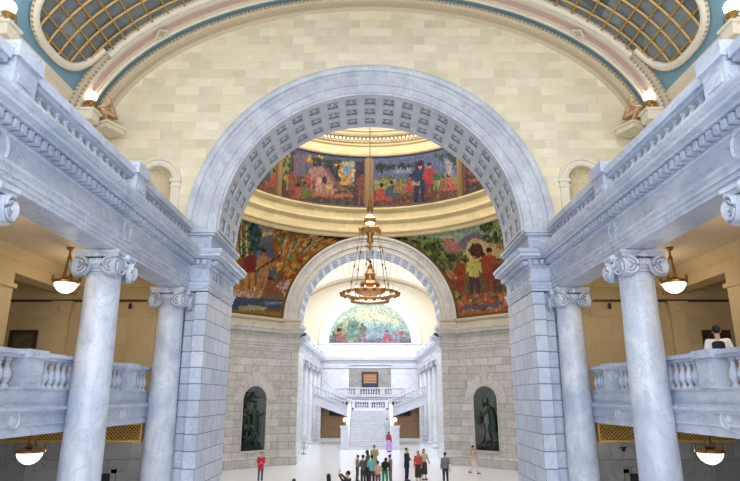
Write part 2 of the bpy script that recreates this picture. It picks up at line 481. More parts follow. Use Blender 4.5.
# ------------------------------------------------------------------ balusters and balustrades
def baluster_mesh(name, h, r, n=12):
    p = [(.75,0),(.75,.07),(.5,.09),(.42,.13),(.62,.2),(.95,.34),(1.0,.42),(.8,.54),(.48,.70),(.42,.80),(.6,.84),(.45,.88),(.75,.92),(.75,1)]
    o = MB().lathe([(a*r, z*h) for a, z in p], n).build(name, M['marble'], None, smooth=True, auto=50)
    me = o.data; bpy.data.objects.remove(o); return me
BAL = baluster_mesh('baluster', .56, .105)
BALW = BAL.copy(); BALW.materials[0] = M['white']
BALA = baluster_mesh('attic_baluster', .34, .085, 8)
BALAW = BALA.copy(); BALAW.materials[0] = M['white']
def balustrade(name, label, p0, p1, z0, h, me, mat, sp=.27, peds=(), pedw=.55, group=None, width=.3, zr=0, ends=False, pedup=0.0, cat='balustrade'):
    """rail, plinth, balusters and pedestals between two plan points; peds = distances of pedestal centres; zr = rise"""
    P0, P1 = Vector(p0), Vector(p1); d = P1-P0; ln = d.length; ang = math.atan2(d.y, d.x)
    e = thing(name, label, cat, (p0[0], p0[1], z0), ang, group)
    zz = lambda x: zr*x/ln
    def slab(zb, zt, w, nm):
        b = MB()
        vs = [(x, y, zz(x)+z) for x in (0, ln) for y in (-w/2, w/2) for z in (zb, zt)]
        b.add(vs, [(0,1,3,2),(4,6,7,5),(0,4,5,1),(2,3,7,6),(0,2,6,4),(1,5,7,3)]); return b
    att = me not in (BAL, BALW)
    bh = .34 if att else .56
    rl = .28 if att else .16
    pl = h-bh-rl
    b = slab(0, pl-.04, width, ''); b2 = slab(pl-.04, pl, width+.05, ''); b.add(b2.v, b2.f); b.build('plinth', mat, e)
    b = slab(pl+bh, pl+bh+.07, width-.04, ''); b2 = slab(pl+bh+.07, h-.03, width+.08, ''); b.add(b2.v, b2.f)
    b2 = slab(h-.03, h, width+.02, ''); b.add(b2.v, b2.f); b.build('handrail', mat, e)
    for c in peds:
        b = MB(); z = zz(c)
        b.box(c-pedw/2, c+pedw/2, -width/2-.06, width/2+.06, z+pl-.01, z+pl+bh+.02+pedup)
        b.box(c-pedw/2-.05, c+pedw/2+.05, -width/2-.12, width/2+.12, z+pl+bh+.02+pedup, z+h+.02+pedup)
        b.box(c-pedw/2+.1, c+pedw/2-.1, -width/2-.075, width/2+.075, z+pl+.1, z+pl+bh-.1)
        b.build('pedestal', mat, e)
    n = max(1, int(ln/sp)); 
    for i in range(n):
        x = (i+.5)*ln/n
        if any(abs(x-c) < pedw/2+.06 for c in peds): continue
        o = bpy.data.objects.new('baluster', me); COL.objects.link(o); o.parent = e
        o.location = (x, 0, pl+zz(x))
    return e

# ------------------------------------------------------------------ one hall (near one: sg = -1, far one: sg = 1)
def wreath(b, x, y, z, r=.16, face=1):
    """carved wreath lying against a face whose normal is +-x"""
    pts = [(x, y+r*math.cos(2*PI*i/16), z+r*1.2*math.sin(2*PI*i/16)) for i in range(17)]
    b.tube(pts, .03, 6)
    for i in range(16):
        a = 2*PI*i/16; b.ball((x, y+r*math.cos(a), z+r*1.2*math.sin(a)), (.03,.045,.045), 6, 4)
    b.ball((x, y, z-r*1.35), (.03,.07,.05), 6, 4)

def lunette_wall(mp, x_out, openings, mat_i, b, zb=9.4, hi=None):
    """wall strip set from zb up to the vault curve, with arched openings (cx, r, zspring, zbottom)"""
    xs = set(np.linspace(-x_out, x_out, 81).tolist())
    for cx, r, zs, z0 in openings:
        for i in range(41): xs.add(cx + r*math.cos(PI*i/40))
    xs = sorted(x for x in xs if abs(x) <= x_out + 1e-9)
    def at(x):
        lo = []
        top = EZ + EB*math.sqrt(max(0, 1-(x/EA)**2))
        for cx, r, zs, z0 in openings:
            if abs(x-cx) <= r+1e-7: return top, zs+math.sqrt(max(0, r*r-(x-cx)**2)), z0
        return top, None, None
    for xa, xb in zip(xs, xs[1:]):
        if xb-xa < 1e-6: continue
        xm = (xa+xb)/2
        op = None
        for cx, r, zs, z0 in openings:
            if abs(xm-cx) < r: op = (cx, r, zs, z0)
        ta, tb = (EZ + EB*math.sqrt(max(0, 1-(x/EA)**2)) for x in (xa, xb))
        if op:
            cx, r, zs, z0 = op
            la, lb = (zs+math.sqrt(max(0, r*r-(x-cx)**2)) for x in (xa, xb))
            b.add([(xa,0,la),(xb,0,lb),(xb,0,tb),(xa,0,ta)], [(0,1,2,3)], mat_i)
            if z0 > zb: b.add([(xa,0,zb),(xb,0,zb),(xb,0,z0),(xa,0,z0)], [(0,1,2,3)], mat_i)
        else:
            b.add([(xa,0,zb),(xb,0,zb),(xb,0,tb),(xa,0,ta)], [(0,1,2,3)], mat_i)

def vault_pt(th, d, off=0):
    """point of the vault at parameter th (degrees), moved off metres inward"""
    t = math.radians(th); x, z = math.cos(t), math.sin(t)
    n = Vector((x/EA, z/EB)).normalized()
    return (EA*x - n.x*off, d, EZ + EB*z - n.y*off)
def vault_band(b, d0, d1, off=.03, th0=0, th1=180, n=72, mi=0):
    vs = []
    for i in range(n+1):
        th = th0 + (th1-th0)*i/n
        for d, o in ((d0,-.02),(d0,off),(d1,off),(d1,-.02)): vs.append(vault_pt(th, d, o))
    fs = []
    for i in range(n):
        for q in range(3): fs.append((i*4+q, i*4+4+q, i*4+5+q, i*4+1+q))
    b.add(vs, fs, mi)
def vault_beads(b, path, r=.05, off=.06, sp=.16, mi=0):
    """path of (th, d): little round beads set along it"""
    pts = [Vector(vault_pt(t, d, off)) for t, d in path]
    acc = 0
    for p, q in zip(pts, pts[1:]):
        l = (q-p).length; pos = -acc
        while pos + sp <= l:
            pos += sp
            if pos < 0: continue
            c = p.lerp(q, pos/l); b.ball(tuple(c), r, 5, 3, mi)
        acc = l - pos
def leg_outline(dc, hw, tb, tt, n=28):
    """rounded lower end of a skylight bay: (th, d) from one shoulder down and round to the other"""
    out = []
    for i in range(n+1):
        a = PI*i/n; c, s = math.cos(a), math.sin(a)
        e = LEG['e']
        out.append((tt - (tt-tb)*(abs(s)**e), dc + hw*math.copysign(abs(c)**e, c)))
    return out

LEG = dict(hw=1.52, tb=15.2, tt=26.5, e=.8)
def vault(mp, length, nm, leg_ds, short=.2, glass='skyglass', bars='gold'):
    cm = MB(mp)
    n = 90
    vs = []
    for d in (0, length):
        for i in range(n+1): vs.append(vault_pt(180*i/n, d, -.03))
    cm.add(vs, [(i, i+1, n+2+i, n+1+i) for i in range(n)])
    struct('ceiling', cm, M['blue'])
    # ribs against the lunette wall
    t = MB(mp)
    vault_band(t, -.02, .48, .16, mi=0); vault_band(t, .30, .50, .20, mi=4)
    vault_band(t, .50, .66, .10, mi=0)
    vault_beads(t, [(th, .72) for th in range(4,177,2)], .055, .07, .15, 3)
    vault_band(t, 1.08, 1.16, .14, mi=1); vault_band(t, 1.16, 1.30, .09, mi=0); vault_band(t, 1.30, 1.60, .07, mi=2)
    vault_band(t, 1.60, 1.76, .09, mi=0); vault_band(t, 1.76, 1.84, .14, mi=1)
    vault_beads(t, [(th, 1.9) for th in range(4,177,2)], .05, .10, .15, 3)
    vault_band(t, 1.84, 2.12, .05, mi=0)
    vault_beads(t, [(th, 2.17) for th in range(4,177,2)], .05, .06, .16, 3)
    # diamond bosses on the pink band
    for th in (41.5, 138.5):
        for k, (rr, of, mi) in enumerate(((.26,.16,1),(.15,.19,4))):
            c = []
            for a in range(4):
                w = a*PI/2; c.append(vault_pt(th+math.cos(w)*rr/.15*1.2, 1.45+math.sin(w)*rr, of))
            t.add(c, [(0,1,2,3)], mi)
    struct('trim_7', t, [M['cream'], M['creamlite'], M['pink'], M['bead'], M['creamdark'], M['blue']])
    # skylight: glass, gilt bars, cream border
    g = MB(mp); f = MB(mp); fr = MB(mp); bd = MB(mp)
    d_in = 2.03
    th0 = LEG['tt']; d_end = length-short
    m = 60
    vs = []
    for d in (d_in, d_end):
        for i in range(m+1): vs.append(vault_pt(th0+(180-2*th0)*i/m, d, .02))
    g.add(vs, [(i, i+1, m+2+i, m+1+i) for i in range(m)])
    def frame_path(path, ref):
        rf = Vector(vault_pt(*ref))
        w = [(.22,.0),(.22,.10),(.12,.16),(.04,.16),(-.03,.10),(-.03,.0)]
        vs = []; k = len(path)
        for i,(t_, d_) in enumerate(path):
            p = Vector(vault_pt(*path[i])); a = Vector(vault_pt(*path[max(i-1,0)])); c = Vector(vault_pt(*path[min(i+1,k-1)]))
            tg = (c-a).normalized(); tt = math.radians(t_)
            nrm = -Vector((math.cos(tt)/EA, 0, math.sin(tt)/EB)).normalized()
            side = tg.cross(nrm).normalized()
            if side.dot(p-rf) < 0: side = -side
            for u, o in w: vs.append(tuple(p + side*u + nrm*o))
        q = len(w); fs = []
        for i in range(k-1):
            for j in range(q-1): fs.append((i*q+j, (i+1)*q+j, (i+1)*q+j+1, i*q+j+1))
        fr.add(vs, fs)
    for mirror in (False, True):
        mt = (lambda th: 180-th) if mirror else (lambda th: th)
        prev = d_in
        for dc in leg_ds:
            out = leg_outline(dc, LEG['hw'], LEG['tb'], LEG['tt'])
            # glass of the leg: strips between shoulders
            for (ta, da), (tb_, db) in zip(out, out[1:]):
                g.add([vault_pt(mt(ta),da,.02), vault_pt(mt(tb_),db,.02), vault_pt(mt(th0),db,.02), vault_pt(mt(th0),da,.02)], [(0,1,2,3)])
            p = [(mt(a), d) for a, d in out]
            if mirror: p = p[::1]
            # order so the border lies outside the glass
            pth = p if mirror else p[::-1]
            frame_path(pth, (mt(LEG['tt']), dc))
            vault_beads(bd, [(a, d) for a, d in [(mt(LEG['tt']-(LEG['tt']-LEG['tb']+1.55)*(abs(math.sin(PI*i/28))**LEG['e'])), dc+(LEG['hw']+.26)*math.copysign(abs(math.cos(PI*i/28))**LEG['e'], math.cos(PI*i/28))) for i in range(29)]], .05, .07, .15)
            # shoulder pieces between legs
            a = dc-LEG['hw']
            s0 = prev if prev > d_in else None
            if s0 is not None:
                q = [(mt(th0), s0), (mt(th0), a)]
                frame_path(q, (90, s0))
            prev = dc+LEG['hw']
    pth = [(th, d_in) for th in np.linspace(th0, 180-th0, 60)]
    frame_path(pth, (90, 14))
    # gilt glazing bars
    def bar(path, r=.042):
        fpts = [vault_pt(t_, d_, .07) for t_, d_ in path]
        f.tube(fpts, r, 4, cap=False)
    d = d_in+.45
    while d < d_end:
        lo = th0
        for dc in leg_ds:
            if abs(d-dc) < LEG['hw']-.02:
                c = min(1, abs(d-dc)/LEG['hw'])
                # invert the super-ellipse
                ca = c**(1/LEG['e']); s = math.sqrt(max(0, 1-ca*ca)); lo = LEG['tt']-(LEG['tt']-LEG['tb'])*s**LEG['e']
        bar([(t_, d) for t_ in np.linspace(lo, 180-lo, 60)])
        d += .6
    t_ = 16.5
    ths = []
    while t_ < 90: ths.append(t_); t_ += 4.0 + (t_-16)*.01
    for t_ in ths + [180-x for x in ths]:
        tq = min(t_, 180-t_)
        if tq >= th0: bar([(t_, d_in), (t_, d_end)])
        else:
            s = ((LEG['tt']-tq)/(LEG['tt']-LEG['tb']))**(1/LEG['e']); s = min(1, s); w = LEG['hw']*(math.sqrt(max(0,1-s*s))**LEG['e'])
            for dc in leg_ds: bar([(t_, dc-w), (t_, dc+w)])
    w = struct('window_1', g, M[glass])
    fo = f.build('glazing_bars', M[bars], w); bo = fr.build('window_frame', M['creamlite'], w); bb = bd.build('beading', M['bead'], w)
    return w

def hall(sg, y0, length, mm, cold, tagname, whereword):
    T = lambda x, d, z: (x, y0 + sg*d, z)
    marb, pier, coff = mm['marble'], mm['pier'], mm['coffer']
    for s in (-1, 1):
        side = 'left' if s < 0 else 'right'
        X = lambda x: s*x
        # entablature: along the hall, breaking forward over the pier and back through the arch
        P = lambda x, d: (s*x, y0+sg*d)
        path = [P(XA, length), P(XA, .8), P(R1, .8), P(R1, -2.6 if sg < 0 else -2.2)]
        b = MB()
        side_n = -1 if (s*sg > 0) else 1
        # positive offset must point to the hall axis
        b.sweep(ENT, path, side=side_n)
        dentils(b, path, side_n)
        for dc in (3.5, 5.93+2.3, 5.93, 8.23, 10.5, 12.8, 15.1):
            pass
        for dc in cold[:6]:
            wreath(b, s*(XA-.02), y0+sg*dc, 8.5, .2)
        for dc in (.0, -.9, -1.8):
            wreath(b, s*(R1-.02), y0+sg*dc, 8.5, .17)
        struct('trim_8', b, marb)
        # pier under the arch and attic block above the entablature
        b = MB()
        yb = y0-sg*(2.6 if sg < 0 else 2.45)
        b.box(s*R1, s*(R1+.38), y0+sg*.8, yb, 0, 7.9)
        b.box(s*(R1+.3), s*(R1+.75), y0+sg*.55, yb, 0, 7.9)
        b.box(s*(R1+.7), s*6.9, y0+sg*.2, y0-sg*.4, 0, 7.9)
        b.box(s*(R1-.04), s*(R1+.42), y0+sg*.86, yb, 0, .45)
        struct('wall_'+side, b, pier)
        b = MB()
        b.box(s*R1, s*(R1+.95), y0+sg*.8, y0-sg*2.6, 9.25, 9.80)
        b.box(s*(R1-.1), s*(R1+1.05), y0+sg*.9, y0-sg*2.62, 9.80, 9.88)
        b.box(s*(R1-.16), s*(R1+1.12), y0+sg*.96, y0-sg*2.64, 9.88, 9.98)
        b.box(s*(R1+.15), s*(R1+.8), y0+sg*.83, y0+sg*.8, 9.38, 9.7)
        struct('trim_9', b, marb)
        # wall end pieces of the galleries (in the plane of the arch wall)
        b = MB()
        b.box(s*6.6, s*13, y0-sg*.3, y0, 4.35, 8.9)
        struct('wall_'+side, b, M['tan'] if sg < 0 else M['tan'])
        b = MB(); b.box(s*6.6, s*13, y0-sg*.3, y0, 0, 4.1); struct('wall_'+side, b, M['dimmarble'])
        b = MB(); b.box(s*12.7, s*13, y0, y0+sg*length, 4.35, 8.9); struct('wall_'+side, b, M['tan'])
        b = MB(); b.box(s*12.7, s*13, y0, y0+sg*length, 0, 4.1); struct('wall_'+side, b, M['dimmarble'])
        # gallery slab with moulded front
        FX = 6.76
        prof = [(-.02,3.86),(.0,3.86),(.0,4.04),(.03,4.05),(.03,4.08),(.0,4.1),(0,4.27),(.03,4.28),(.07,4.33),(.10,4.34),(.10,4.40),(.0,4.42),(0,4.46)]
        b = MB(); b.sweep(prof, [P(FX, length), P(FX, .2)], side=side_n)
        b.box(s*(FX+.05), s*12.8, y0+sg*.1, y0+sg*length, 3.87, 4.35, 0)
        for i, c in enumerate(cold[:-1]):
            m_ = (c+cold[i+1])/2 - .42
            pts = MB().lathe([(.0,.05),(.05,.04),(.08,.02),(.10,.02),(.13,.05),(.16,.02),(.16,0)], 14)
            vv = [(s*(FX-.0)-s*z, y0+sg*m_+x, 4.17+y*1.15) for x, y, z in pts.v]; b.add(vv, pts.f)
        struct('floor', b, marb)
        # gallery ceiling and the long beam
        b = MB(); b.box(s*6.7, s*12.8, y0, y0+sg*length, 8.6, 8.8); struct('ceiling', b, M['ceil'])
        b = MB(); b.box(s*9.9, s*10.5, y0, y0+sg*length, 7.95, 8.6)
        b.sweep([(0,8.25),(.05,8.3),(.06,8.42),(.16,8.52),(.18,8.6)], [P(9.9, length), P(9.9, 0)], side=side_n)
        b.sweep([(0,8.6),(0.0,8.58),(.14,8.52),(.05,8.4),(.04,8.2),(0,8.18)], [P(6.75, .02), P(12.6, .02)], side=-s*sg*-1 if False else (1 if s*sg > 0 else -1))
        b.box(s*6.75, s*12.7, y0+sg*.05, y0, 7.8, 7.88)
        struct('trim_10', b, M['tantrim'])
        b = MB(); b.box(s*6.75, s*12.6, y0+sg*.06, y0, 7.70, 7.77); struct('trim_11', b, M['darkwood'])
        # pilaster with small capital on the gallery end wall, and square pier under the beam
        b = MB()
        for px_ in (7.0, 10.3):
            b.box(s*(px_-.25), s*(px_+.25), y0+sg*.12, y0, 4.35, 7.3); b.box(s*(px_-.3), s*(px_+.3), y0+sg*.18, y0, 7.3, 7.62)
            b.box(s*(px_-.34), s*(px_+.34), y0+sg*.22, y0, 7.62, 7.7)
            b.ball((s*px_, y0+sg*.2, 7.46), (.14,.05,.12), 8, 5)
        struct('trim_12', b, M['tantrim'])
        b = MB()
        for dd in (4.0, 8.8, 13.5, 18.0):
            if dd > length: continue
            b.box(s*9.85, s*10.55, y0+sg*(dd-.35), y0+sg*(dd+.35), 4.35, 7.95)
            b.box(s*9.78, s*10.62, y0+sg*(dd-.42), y0+sg*(dd+.42), 7.5, 7.62); b.box(s*9.78, s*10.62, y0+sg*(dd-.42), y0+sg*(dd+.42), 4.35, 4.6)
        struct('trim_13', b, M['tantrim'])
        # attic: upper side wall, sloping cream ledge where the vault springs
        b = MB(); b.box(s*10.05, s*10.35, y0, y0+sg*length, 8.8, 14.0); struct('wall_'+side, b, M['cream'])
        b = MB(); b.box(s*5.95, s*10.1, y0, y0+sg*length, 9.3, 9.4); struct('ceiling', b, M['cream'])
        prof = [(0,13.2),(.04,13.9),(.08,13.95),(.09,14.1),(.16,14.2),(.18,14.32),(.18,14.42),(.0,14.44)]
        b = MB(); b.sweep(prof, [P(10.03, length), P(10.03, .05)], side=side_n)
        for th in (0,):
            pass
        struct('trim_14', b, M['cream'])
        # bracket blocks under the ledge lamps
        # columns
        n = len(cold)
        for i, c in enumerate(cold):
            nth = ['nearest the great arch', 'second from the great arch', 'third from the great arch', 'fourth from the great arch', 'fifth from the great arch', 'sixth from the great arch']
            if sg < 0: lab = 'pale blue-grey veined marble Ionic column in the foreground, %s side, %s' % (side, nth[i])
            else: lab = 'bright white Ionic column in the far staircase hall, %s row, %s' % (side, nth[i])
            o = place(COLM if sg < 0 else COLF, (s*XC, y0+sg*c, 0), 0, lab, 'column', ('foreground' if sg < 0 else 'far hall')+' columns on the '+side)
            if sg > 0 and False: pass
        # gallery balustrades, one to each bay
        cc = [.45]+list(cold)+[length-.4]
        nth = ['between the pier and the first column', 'between the first and second columns', 'between the second and third columns', 'between the third and fourth columns', 'between the fourth and fifth columns', 'between the fifth and sixth columns', 'beyond the last column']
        for i in range(len(cc)-1):
            a, c = cc[i]+(.01 if i else -.2), cc[i+1]-.01
            if c-a < 1 : continue
            lab = '%s marble gallery balustrade on the %s, %s' % ('foreground' if sg < 0 else 'far hall', side, nth[min(i,6)])
            md = max(.45, (c-a)/2 - .85)
            if c-a > 6: c = a+6
            balustrade('gallery_balustrade', lab, (s*6.96, y0+sg*a), (s*6.96, y0+sg*c), 4.42, 1.08, BAL if sg < 0 else BALW, marb, .26, (md,), .6, 'gallery balustrades', .3)
        # attic balustrades above the cornice
        cc = [.95]+list(cold)+[length-.4]
        for i in range(len(cc)-1):
            a, c = cc[i]+(.38 if i else .15), cc[i+1]+.3
            if c-a < .3: continue
            if c-a > 6: c = a+6
            lab = '%s marble roof-level balustrade over the %s cornice, %s' % ('foreground' if sg < 0 else 'far hall', side, nth[min(i,6)])
            balustrade('attic_balustrade', lab, (s*(XA-.02), y0+sg*a), (s*(XA-.02), y0+sg*c), 9.27, .78, BALA if sg < 0 else BALAW, marb, .3, (c-a-.32,), .62, 'attic balustrades', .3, pedup=.14)
    # lunette wall
    if sg < 0:
        ops = [(0, R1, ZS, 0), (-7.6, .52, 12.1, 10.6), (7.6, .52, 12.1, 10.6)]
    else: ops = [(0, R1, ZS, 0)]
    b = MB(T); lunette_wall(None, EA, ops, 0, b)
    struct('wall_arch', b, M['creamwall'] if sg < 0 else M['creamlite'])
    return T

colsN = (.98, 5.80, 10.80)
colsF = (1.1, 5.9, 10.7, 15.4, 20.4, 25.4)
nm = dict(marble=M['marble'], pier=M['pier'], coffer=M['coffer'])
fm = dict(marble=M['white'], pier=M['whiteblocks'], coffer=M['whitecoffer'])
TN = hall(-1, YN, 25.2, nm, colsN, 'near', '')
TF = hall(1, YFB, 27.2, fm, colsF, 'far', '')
vault(TN, 25.2, 'near', (3.92, 8.75, 13.55))
TFR = lambda x, d, z: (x, 72.9-d, z)
vault(TFR, 27.2, 'far', (3.92, 8.75, 13.55, 18.3), 4.5, 'whiteglass', 'creamlite')

# niches of the lunette wall: recess, archivolt, little capitals
for s in (-1, 1):
    b = MB(); cx = s*7.6
    n = 20
    for i in range(n):
        a0, a1 = PI*i/n, PI*(i+1)/n
        # half cylinder
        b.add([(cx+.52*math.cos(a0), YN+.4*math.sin(a0), 10.6), (cx+.52*math.cos(a1), YN+.4*math.sin(a1), 10.6),
               (cx+.52*math.cos(a1), YN+.4*math.sin(a1), 12.1), (cx+.52*math.cos(a0), YN+.4*math.sin(a0), 12.1)], [(0,1,2,3)], 0)
    # shell dome: ribs fan out
    m = 22
    vs = []
    for i in range(m+1):
        a = PI*i/m
        for k in range(7):
            e = PI/2*k/6; rr = .52*math.cos(e) * (1 if i % 2 else .93)
            vs.append((cx+rr*math.cos(a), YN+.38*math.sin(e), 12.1+rr*math.sin(a)))
    fs = [(i*7+k, (i+1)*7+k, (i+1)*7+k+1, i*7+k+1) for i in range(m) for k in range(6)]
    b.add(vs, fs, 0)
    struct('wall_niche', b, M['nichecream'])
    b = MB()
    b.arc([(.52,YN), (.52,YN-.08), (.60,YN-.10), (.62,YN-.06), (.72,YN-.06), (.74,YN-.12), (.84,YN-.14), (.84,YN)], cx, 12.1, n=32)
    for q in (-1, 1):
        x = cx+q*.68
        b.box(x-.15, x+.15, YN-.10, YN, 10.4, 11.8); b.box(x-.18, x+.18, YN-.14, YN, 11.8, 11.86)
        b.box(x-.15, x+.15, YN-.11, YN, 11.86, 12.0); b.box(x-.2, x+.2, YN-.17, YN, 12.0, 12.1)
    b.arc([(.52,YN-.10), (.58,YN-.12)], cx, 12.1, n=24)
    struct('trim_15', b, M['creamlite'])

# ------------------------------------------------------------------ rotunda: diagonal piers with statue niches
def diag_face(sx, sy):
    """maps (u, n, z): u from -1..: metres along the diagonal face from its middle, n into the wall"""
    mx, my = (R2+HX)/2, (R2+HX)/2
    def f(u, n, z):
        k = .70711
        return (sx*(mx + u*k + n*k), CY + sy*(my - u*k + n*k), z)
    return f
HD = (HX-R2)*math.sqrt(2)/2
NW, NZS, NZB = .96, 4.38, 1.08
NU = -.72      # the niches sit nearer the far arch
def diag_niche(sx, sy):
    g = diag_face(sx, sy)
    return lambda u, n, z: g(u+NU, n, z)
for sx in (-1, 1):
    for sy in (-1, 1):
        f = diag_face(sx, sy)
        b = MB(f)
        f = diag_niche(sx, sy); xs = sorted(set([-HD-NU, HD-NU] + [NW*math.cos(PI*i/24) for i in range(25)] + [-NW, NW])); b = MB(f)
        for a, c in zip(xs, xs[1:]):
            m_ = (a+c)/2
            if abs(m_) < NW and sy > 0:
                la, lb = (NZS+math.sqrt(max(0, NW*NW-x*x)) for x in (a, c))
                b.add([(a,0,la),(c,0,lb),(c,0,10.2),(a,0,10.2)], [(0,1,2,3)])
                b.add([(a,0,0),(c,0,0),(c,0,NZB),(a,0,NZB)], [(0,1,2,3)])
            else: b.add([(a,0,0),(c,0,0),(c,0,10.2),(a,0,10.2)], [(0,1,2,3)])
        struct('wall_pier', b, M['greystone'])
        # flat returns beside the arches
        b = MB()
        y0 = CY+sy*HX
        b.box(sx*(R1-.01), sx*R2, y0, y0+.2, 0, 10.2) if sy > 0 else None
        if sy > 0: struct('wall_pier', b, M['greystone'])
        b = MB(); b.box(sx*HX, sx*(HX+2.2), CY+sy*R1, CY+sy*R2, 0, 10.2); struct('wall_pier', b, M['greystone'])
        # moulded impost entablature running round the pier
        path = [(sx*R1, CY+sy*(HX+2.0)) if sy < 0 else (sx*R1, YF+.3), (sx*R1, CY+sy*HX), (sx*R2, CY+sy*HX), (sx*HX, CY+sy*R2), (sx*HX, CY+sy*R1), (sx*(HX+2.2), CY+sy*R1)]
        if sy < 0: path = path[1:]
        sd = 1 if sx*sy < 0 else -1
        b = MB(); b.sweep([(-.05,8.0),(.03,8.0),(.03,8.2),(.08,8.22),(.08,8.36),(.14,8.42),(.02,8.46),(.02,8.95),(.06,9.0),(.1,9.1),(.3,9.16),(.34,9.34),(.42,9.42),(.42,9.5),(0,9.54),(-.05,9.54)], path, side=sd)
        dentils(b, path, sd, 9.0, 9.1, .24, .13, .06, .18)
        struct('trim_16', b, M['greytrim'])
        b = MB(); b.sweep([(.02,9.54),(.05,9.56),(.02,10.0),(.12,10.06),(.14,10.18),(.06,10.24),(-.6,10.24)], path, side=sd); struct('trim_17', b, M['tanstone'])
        b = MB(); b.sweep([(.0,.0),(.10,.0),(.10,.55),(.06,.62),(.03,.64),(.03,1.0),(.0,1.03)], path, side=sd); struct('baseboard_pier', b, M['greystone'])
        if sy > 0:
            b = MB(f)
            n = 20
            for i in range(n):
                a0, a1 = PI*i/n, PI*(i+1)/n
                p = lambda a, z: (NW*math.cos(a), .95*math.sin(a), z)
                b.add([p(a0,NZB), p(a1,NZB), p(a1,NZS), p(a0,NZS)], [(0,1,2,3)])
            vs = []
            for i in range(n+1):
                a = PI*i/n
                for k in range(7):
                    e = PI/2*k/6; r = NW*math.cos(e)
                    vs.append((r*math.cos(a), .95*math.sin(e), NZS+r*math.sin(a)))
            b.add(vs, [(i*7+k, (i+1)*7+k, (i+1)*7+k+1, i*7+k+1) for i in range(n) for k in range(6)])
            vs = [(NW*math.cos(PI*i/n), .95*math.sin(PI*i/n), NZB) for i in range(n+1)]
            b.add(vs, [tuple(range(n+1))])
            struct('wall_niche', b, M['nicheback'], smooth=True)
            b = MB(f)
            b.arc([(NW,.1), (NW,-.06), (NW+.08,-.08), (NW+.1,-.03), (NW+.1,0)], 0, NZS, n=32)
            for q in (-1,1): b.box(q*NW, q*(NW+.1), -.06, .1, NZB, NZS)
            b.box(-NW-.12, NW+.12, -.12, .1, NZB-.12, NZB)
            # keystone fan of the niche head
            for i in range(9):
                a = PI*(i+.5)/9
                g = PI/9*.47
                vs = [((NW+r)*math.cos(a+e*g), -.03, NZS+(NW+r)*math.sin(a+e*g)) for r, e in ((.12,-1),(.12,1),(.75 if i != 4 else 1.0,1),(.75 if i != 4 else 1.0,-1))]
                vs += [(x, .0, z) for x, y, z in vs]
                b.add(vs, [(0,1,2,3),(0,1,5,4),(1,2,6,5),(2,3,7,6),(3,0,4,7)])
            struct('trim_18', b, M['greytrim'])

# outer rotunda shell behind the side arches
b = MB()
for s in (-1,1):
    b.box(s*15, s*15.3, 24, 41, 0, 16.5)
    for y in (25.9, 39.1): b.box(s*12.6, s*15.1, y-.2, y+.2, 0, 16.5)
    b.box(s*12.5, s*15.2, 25.8, 39.2, 16.4, 16.6)
struct('wall_rotunda', b, M['creamlite'])

# ------------------------------------------------------------------ rotunda drum: stone band, cornice, dome
b = MB()
b.lathe([(10.62,16.55),(10.5,16.62),(10.42,16.85),(10.30,16.9),(10.28,17.0),(10.3,17.02),(10.30,17.55),(10.2,17.62),(10.05,17.78),(10.05,17.86),(10.12,17.9),(10.12,18.42),(9.95,18.5),(9.8,18.62),(9.78,18.74),(10.1,18.80)], 96, (0,CY,0))
struct('wall_drum', b, M['creamband'], smooth=True, auto=30)
b = MB(); b.lathe([(10.1,18.78),(10.1,23.1)], 96, (0,CY,0)); struct('wall_drum', b, M['goldpaint'])
b = MB(); b.lathe([(10.06,23.02),(9.98,23.04),(9.98,23.16),(10.06,23.18)], 96, (0,CY,0)); struct('trim_19', b, M['darkwood'])
b = MB(); b.lathe([(10.05,23.16),(10.0,23.3),(9.98,23.9),(9.86,24.0),(9.84,24.15),(9.7,24.2),(9.7,24.28),(9.74,24.3),(9.74,24.55),(9.45,24.6),(9.35,24.72),(9.32,24.86),(9.2,24.95),(9.2,25.05),(9.5,25.1)], 96, (0,CY,0))
n = 190
for i in range(n):
    a = 2*PI*i/n; c, s = math.cos(a), math.sin(a)
    vs = []
    for r in (9.55, 9.76):
        for w in (-.075,.075):
            for z in (24.3,24.52): vs.append((r*c - w*s, CY+r*s+w*c, z))
    b.add(vs, [(0,1,3,2),(4,6,7,5),(0,4,5,1),(2,3,7,6),(0,2,6,4),(1,5,7,3)], 1)
struct('trim_20', b, [M['creamband'], M['creamlite']], smooth=False)
# dome with ribs and coffers
b = MB()
RD = 9.5
prof = [(RD*math.cos(PI/2*k/20), 25.1+RD*1.05*math.sin(PI/2*k/20)) for k in range(20)]
b.lathe(prof, 96, (0,CY,0), mi=0)
for i in range(24):
    a = 2*PI*i/24
    for k in range(1):
        pts = [((RD-.05)*math.cos(PI/2*q/20)*math.cos(a), CY+(RD-.05)*math.cos(PI/2*q/20)*math.sin(a), 25.1+(RD-.05)*1.05*math.sin(PI/2*q/20)) for q in range(19)]
        b.tube(pts, .16, 6, 1)
for k in (1.2, 3.4, 5.5):
    e = PI/2*k/20
    for i in range(72):
        if i % 3 == 0: continue
        a = 2*PI*(i)/72; r = (RD-.08)*math.cos(e)
        b.ball((r*math.cos(a), CY+r*math.sin(a), 25.1+(RD-.08)*1.05*math.sin(e)), (.16,.16,.2), 6, 4, 2)
struct('ceiling', b, [M['pink'], M['creamband'], M['goldpaint']])
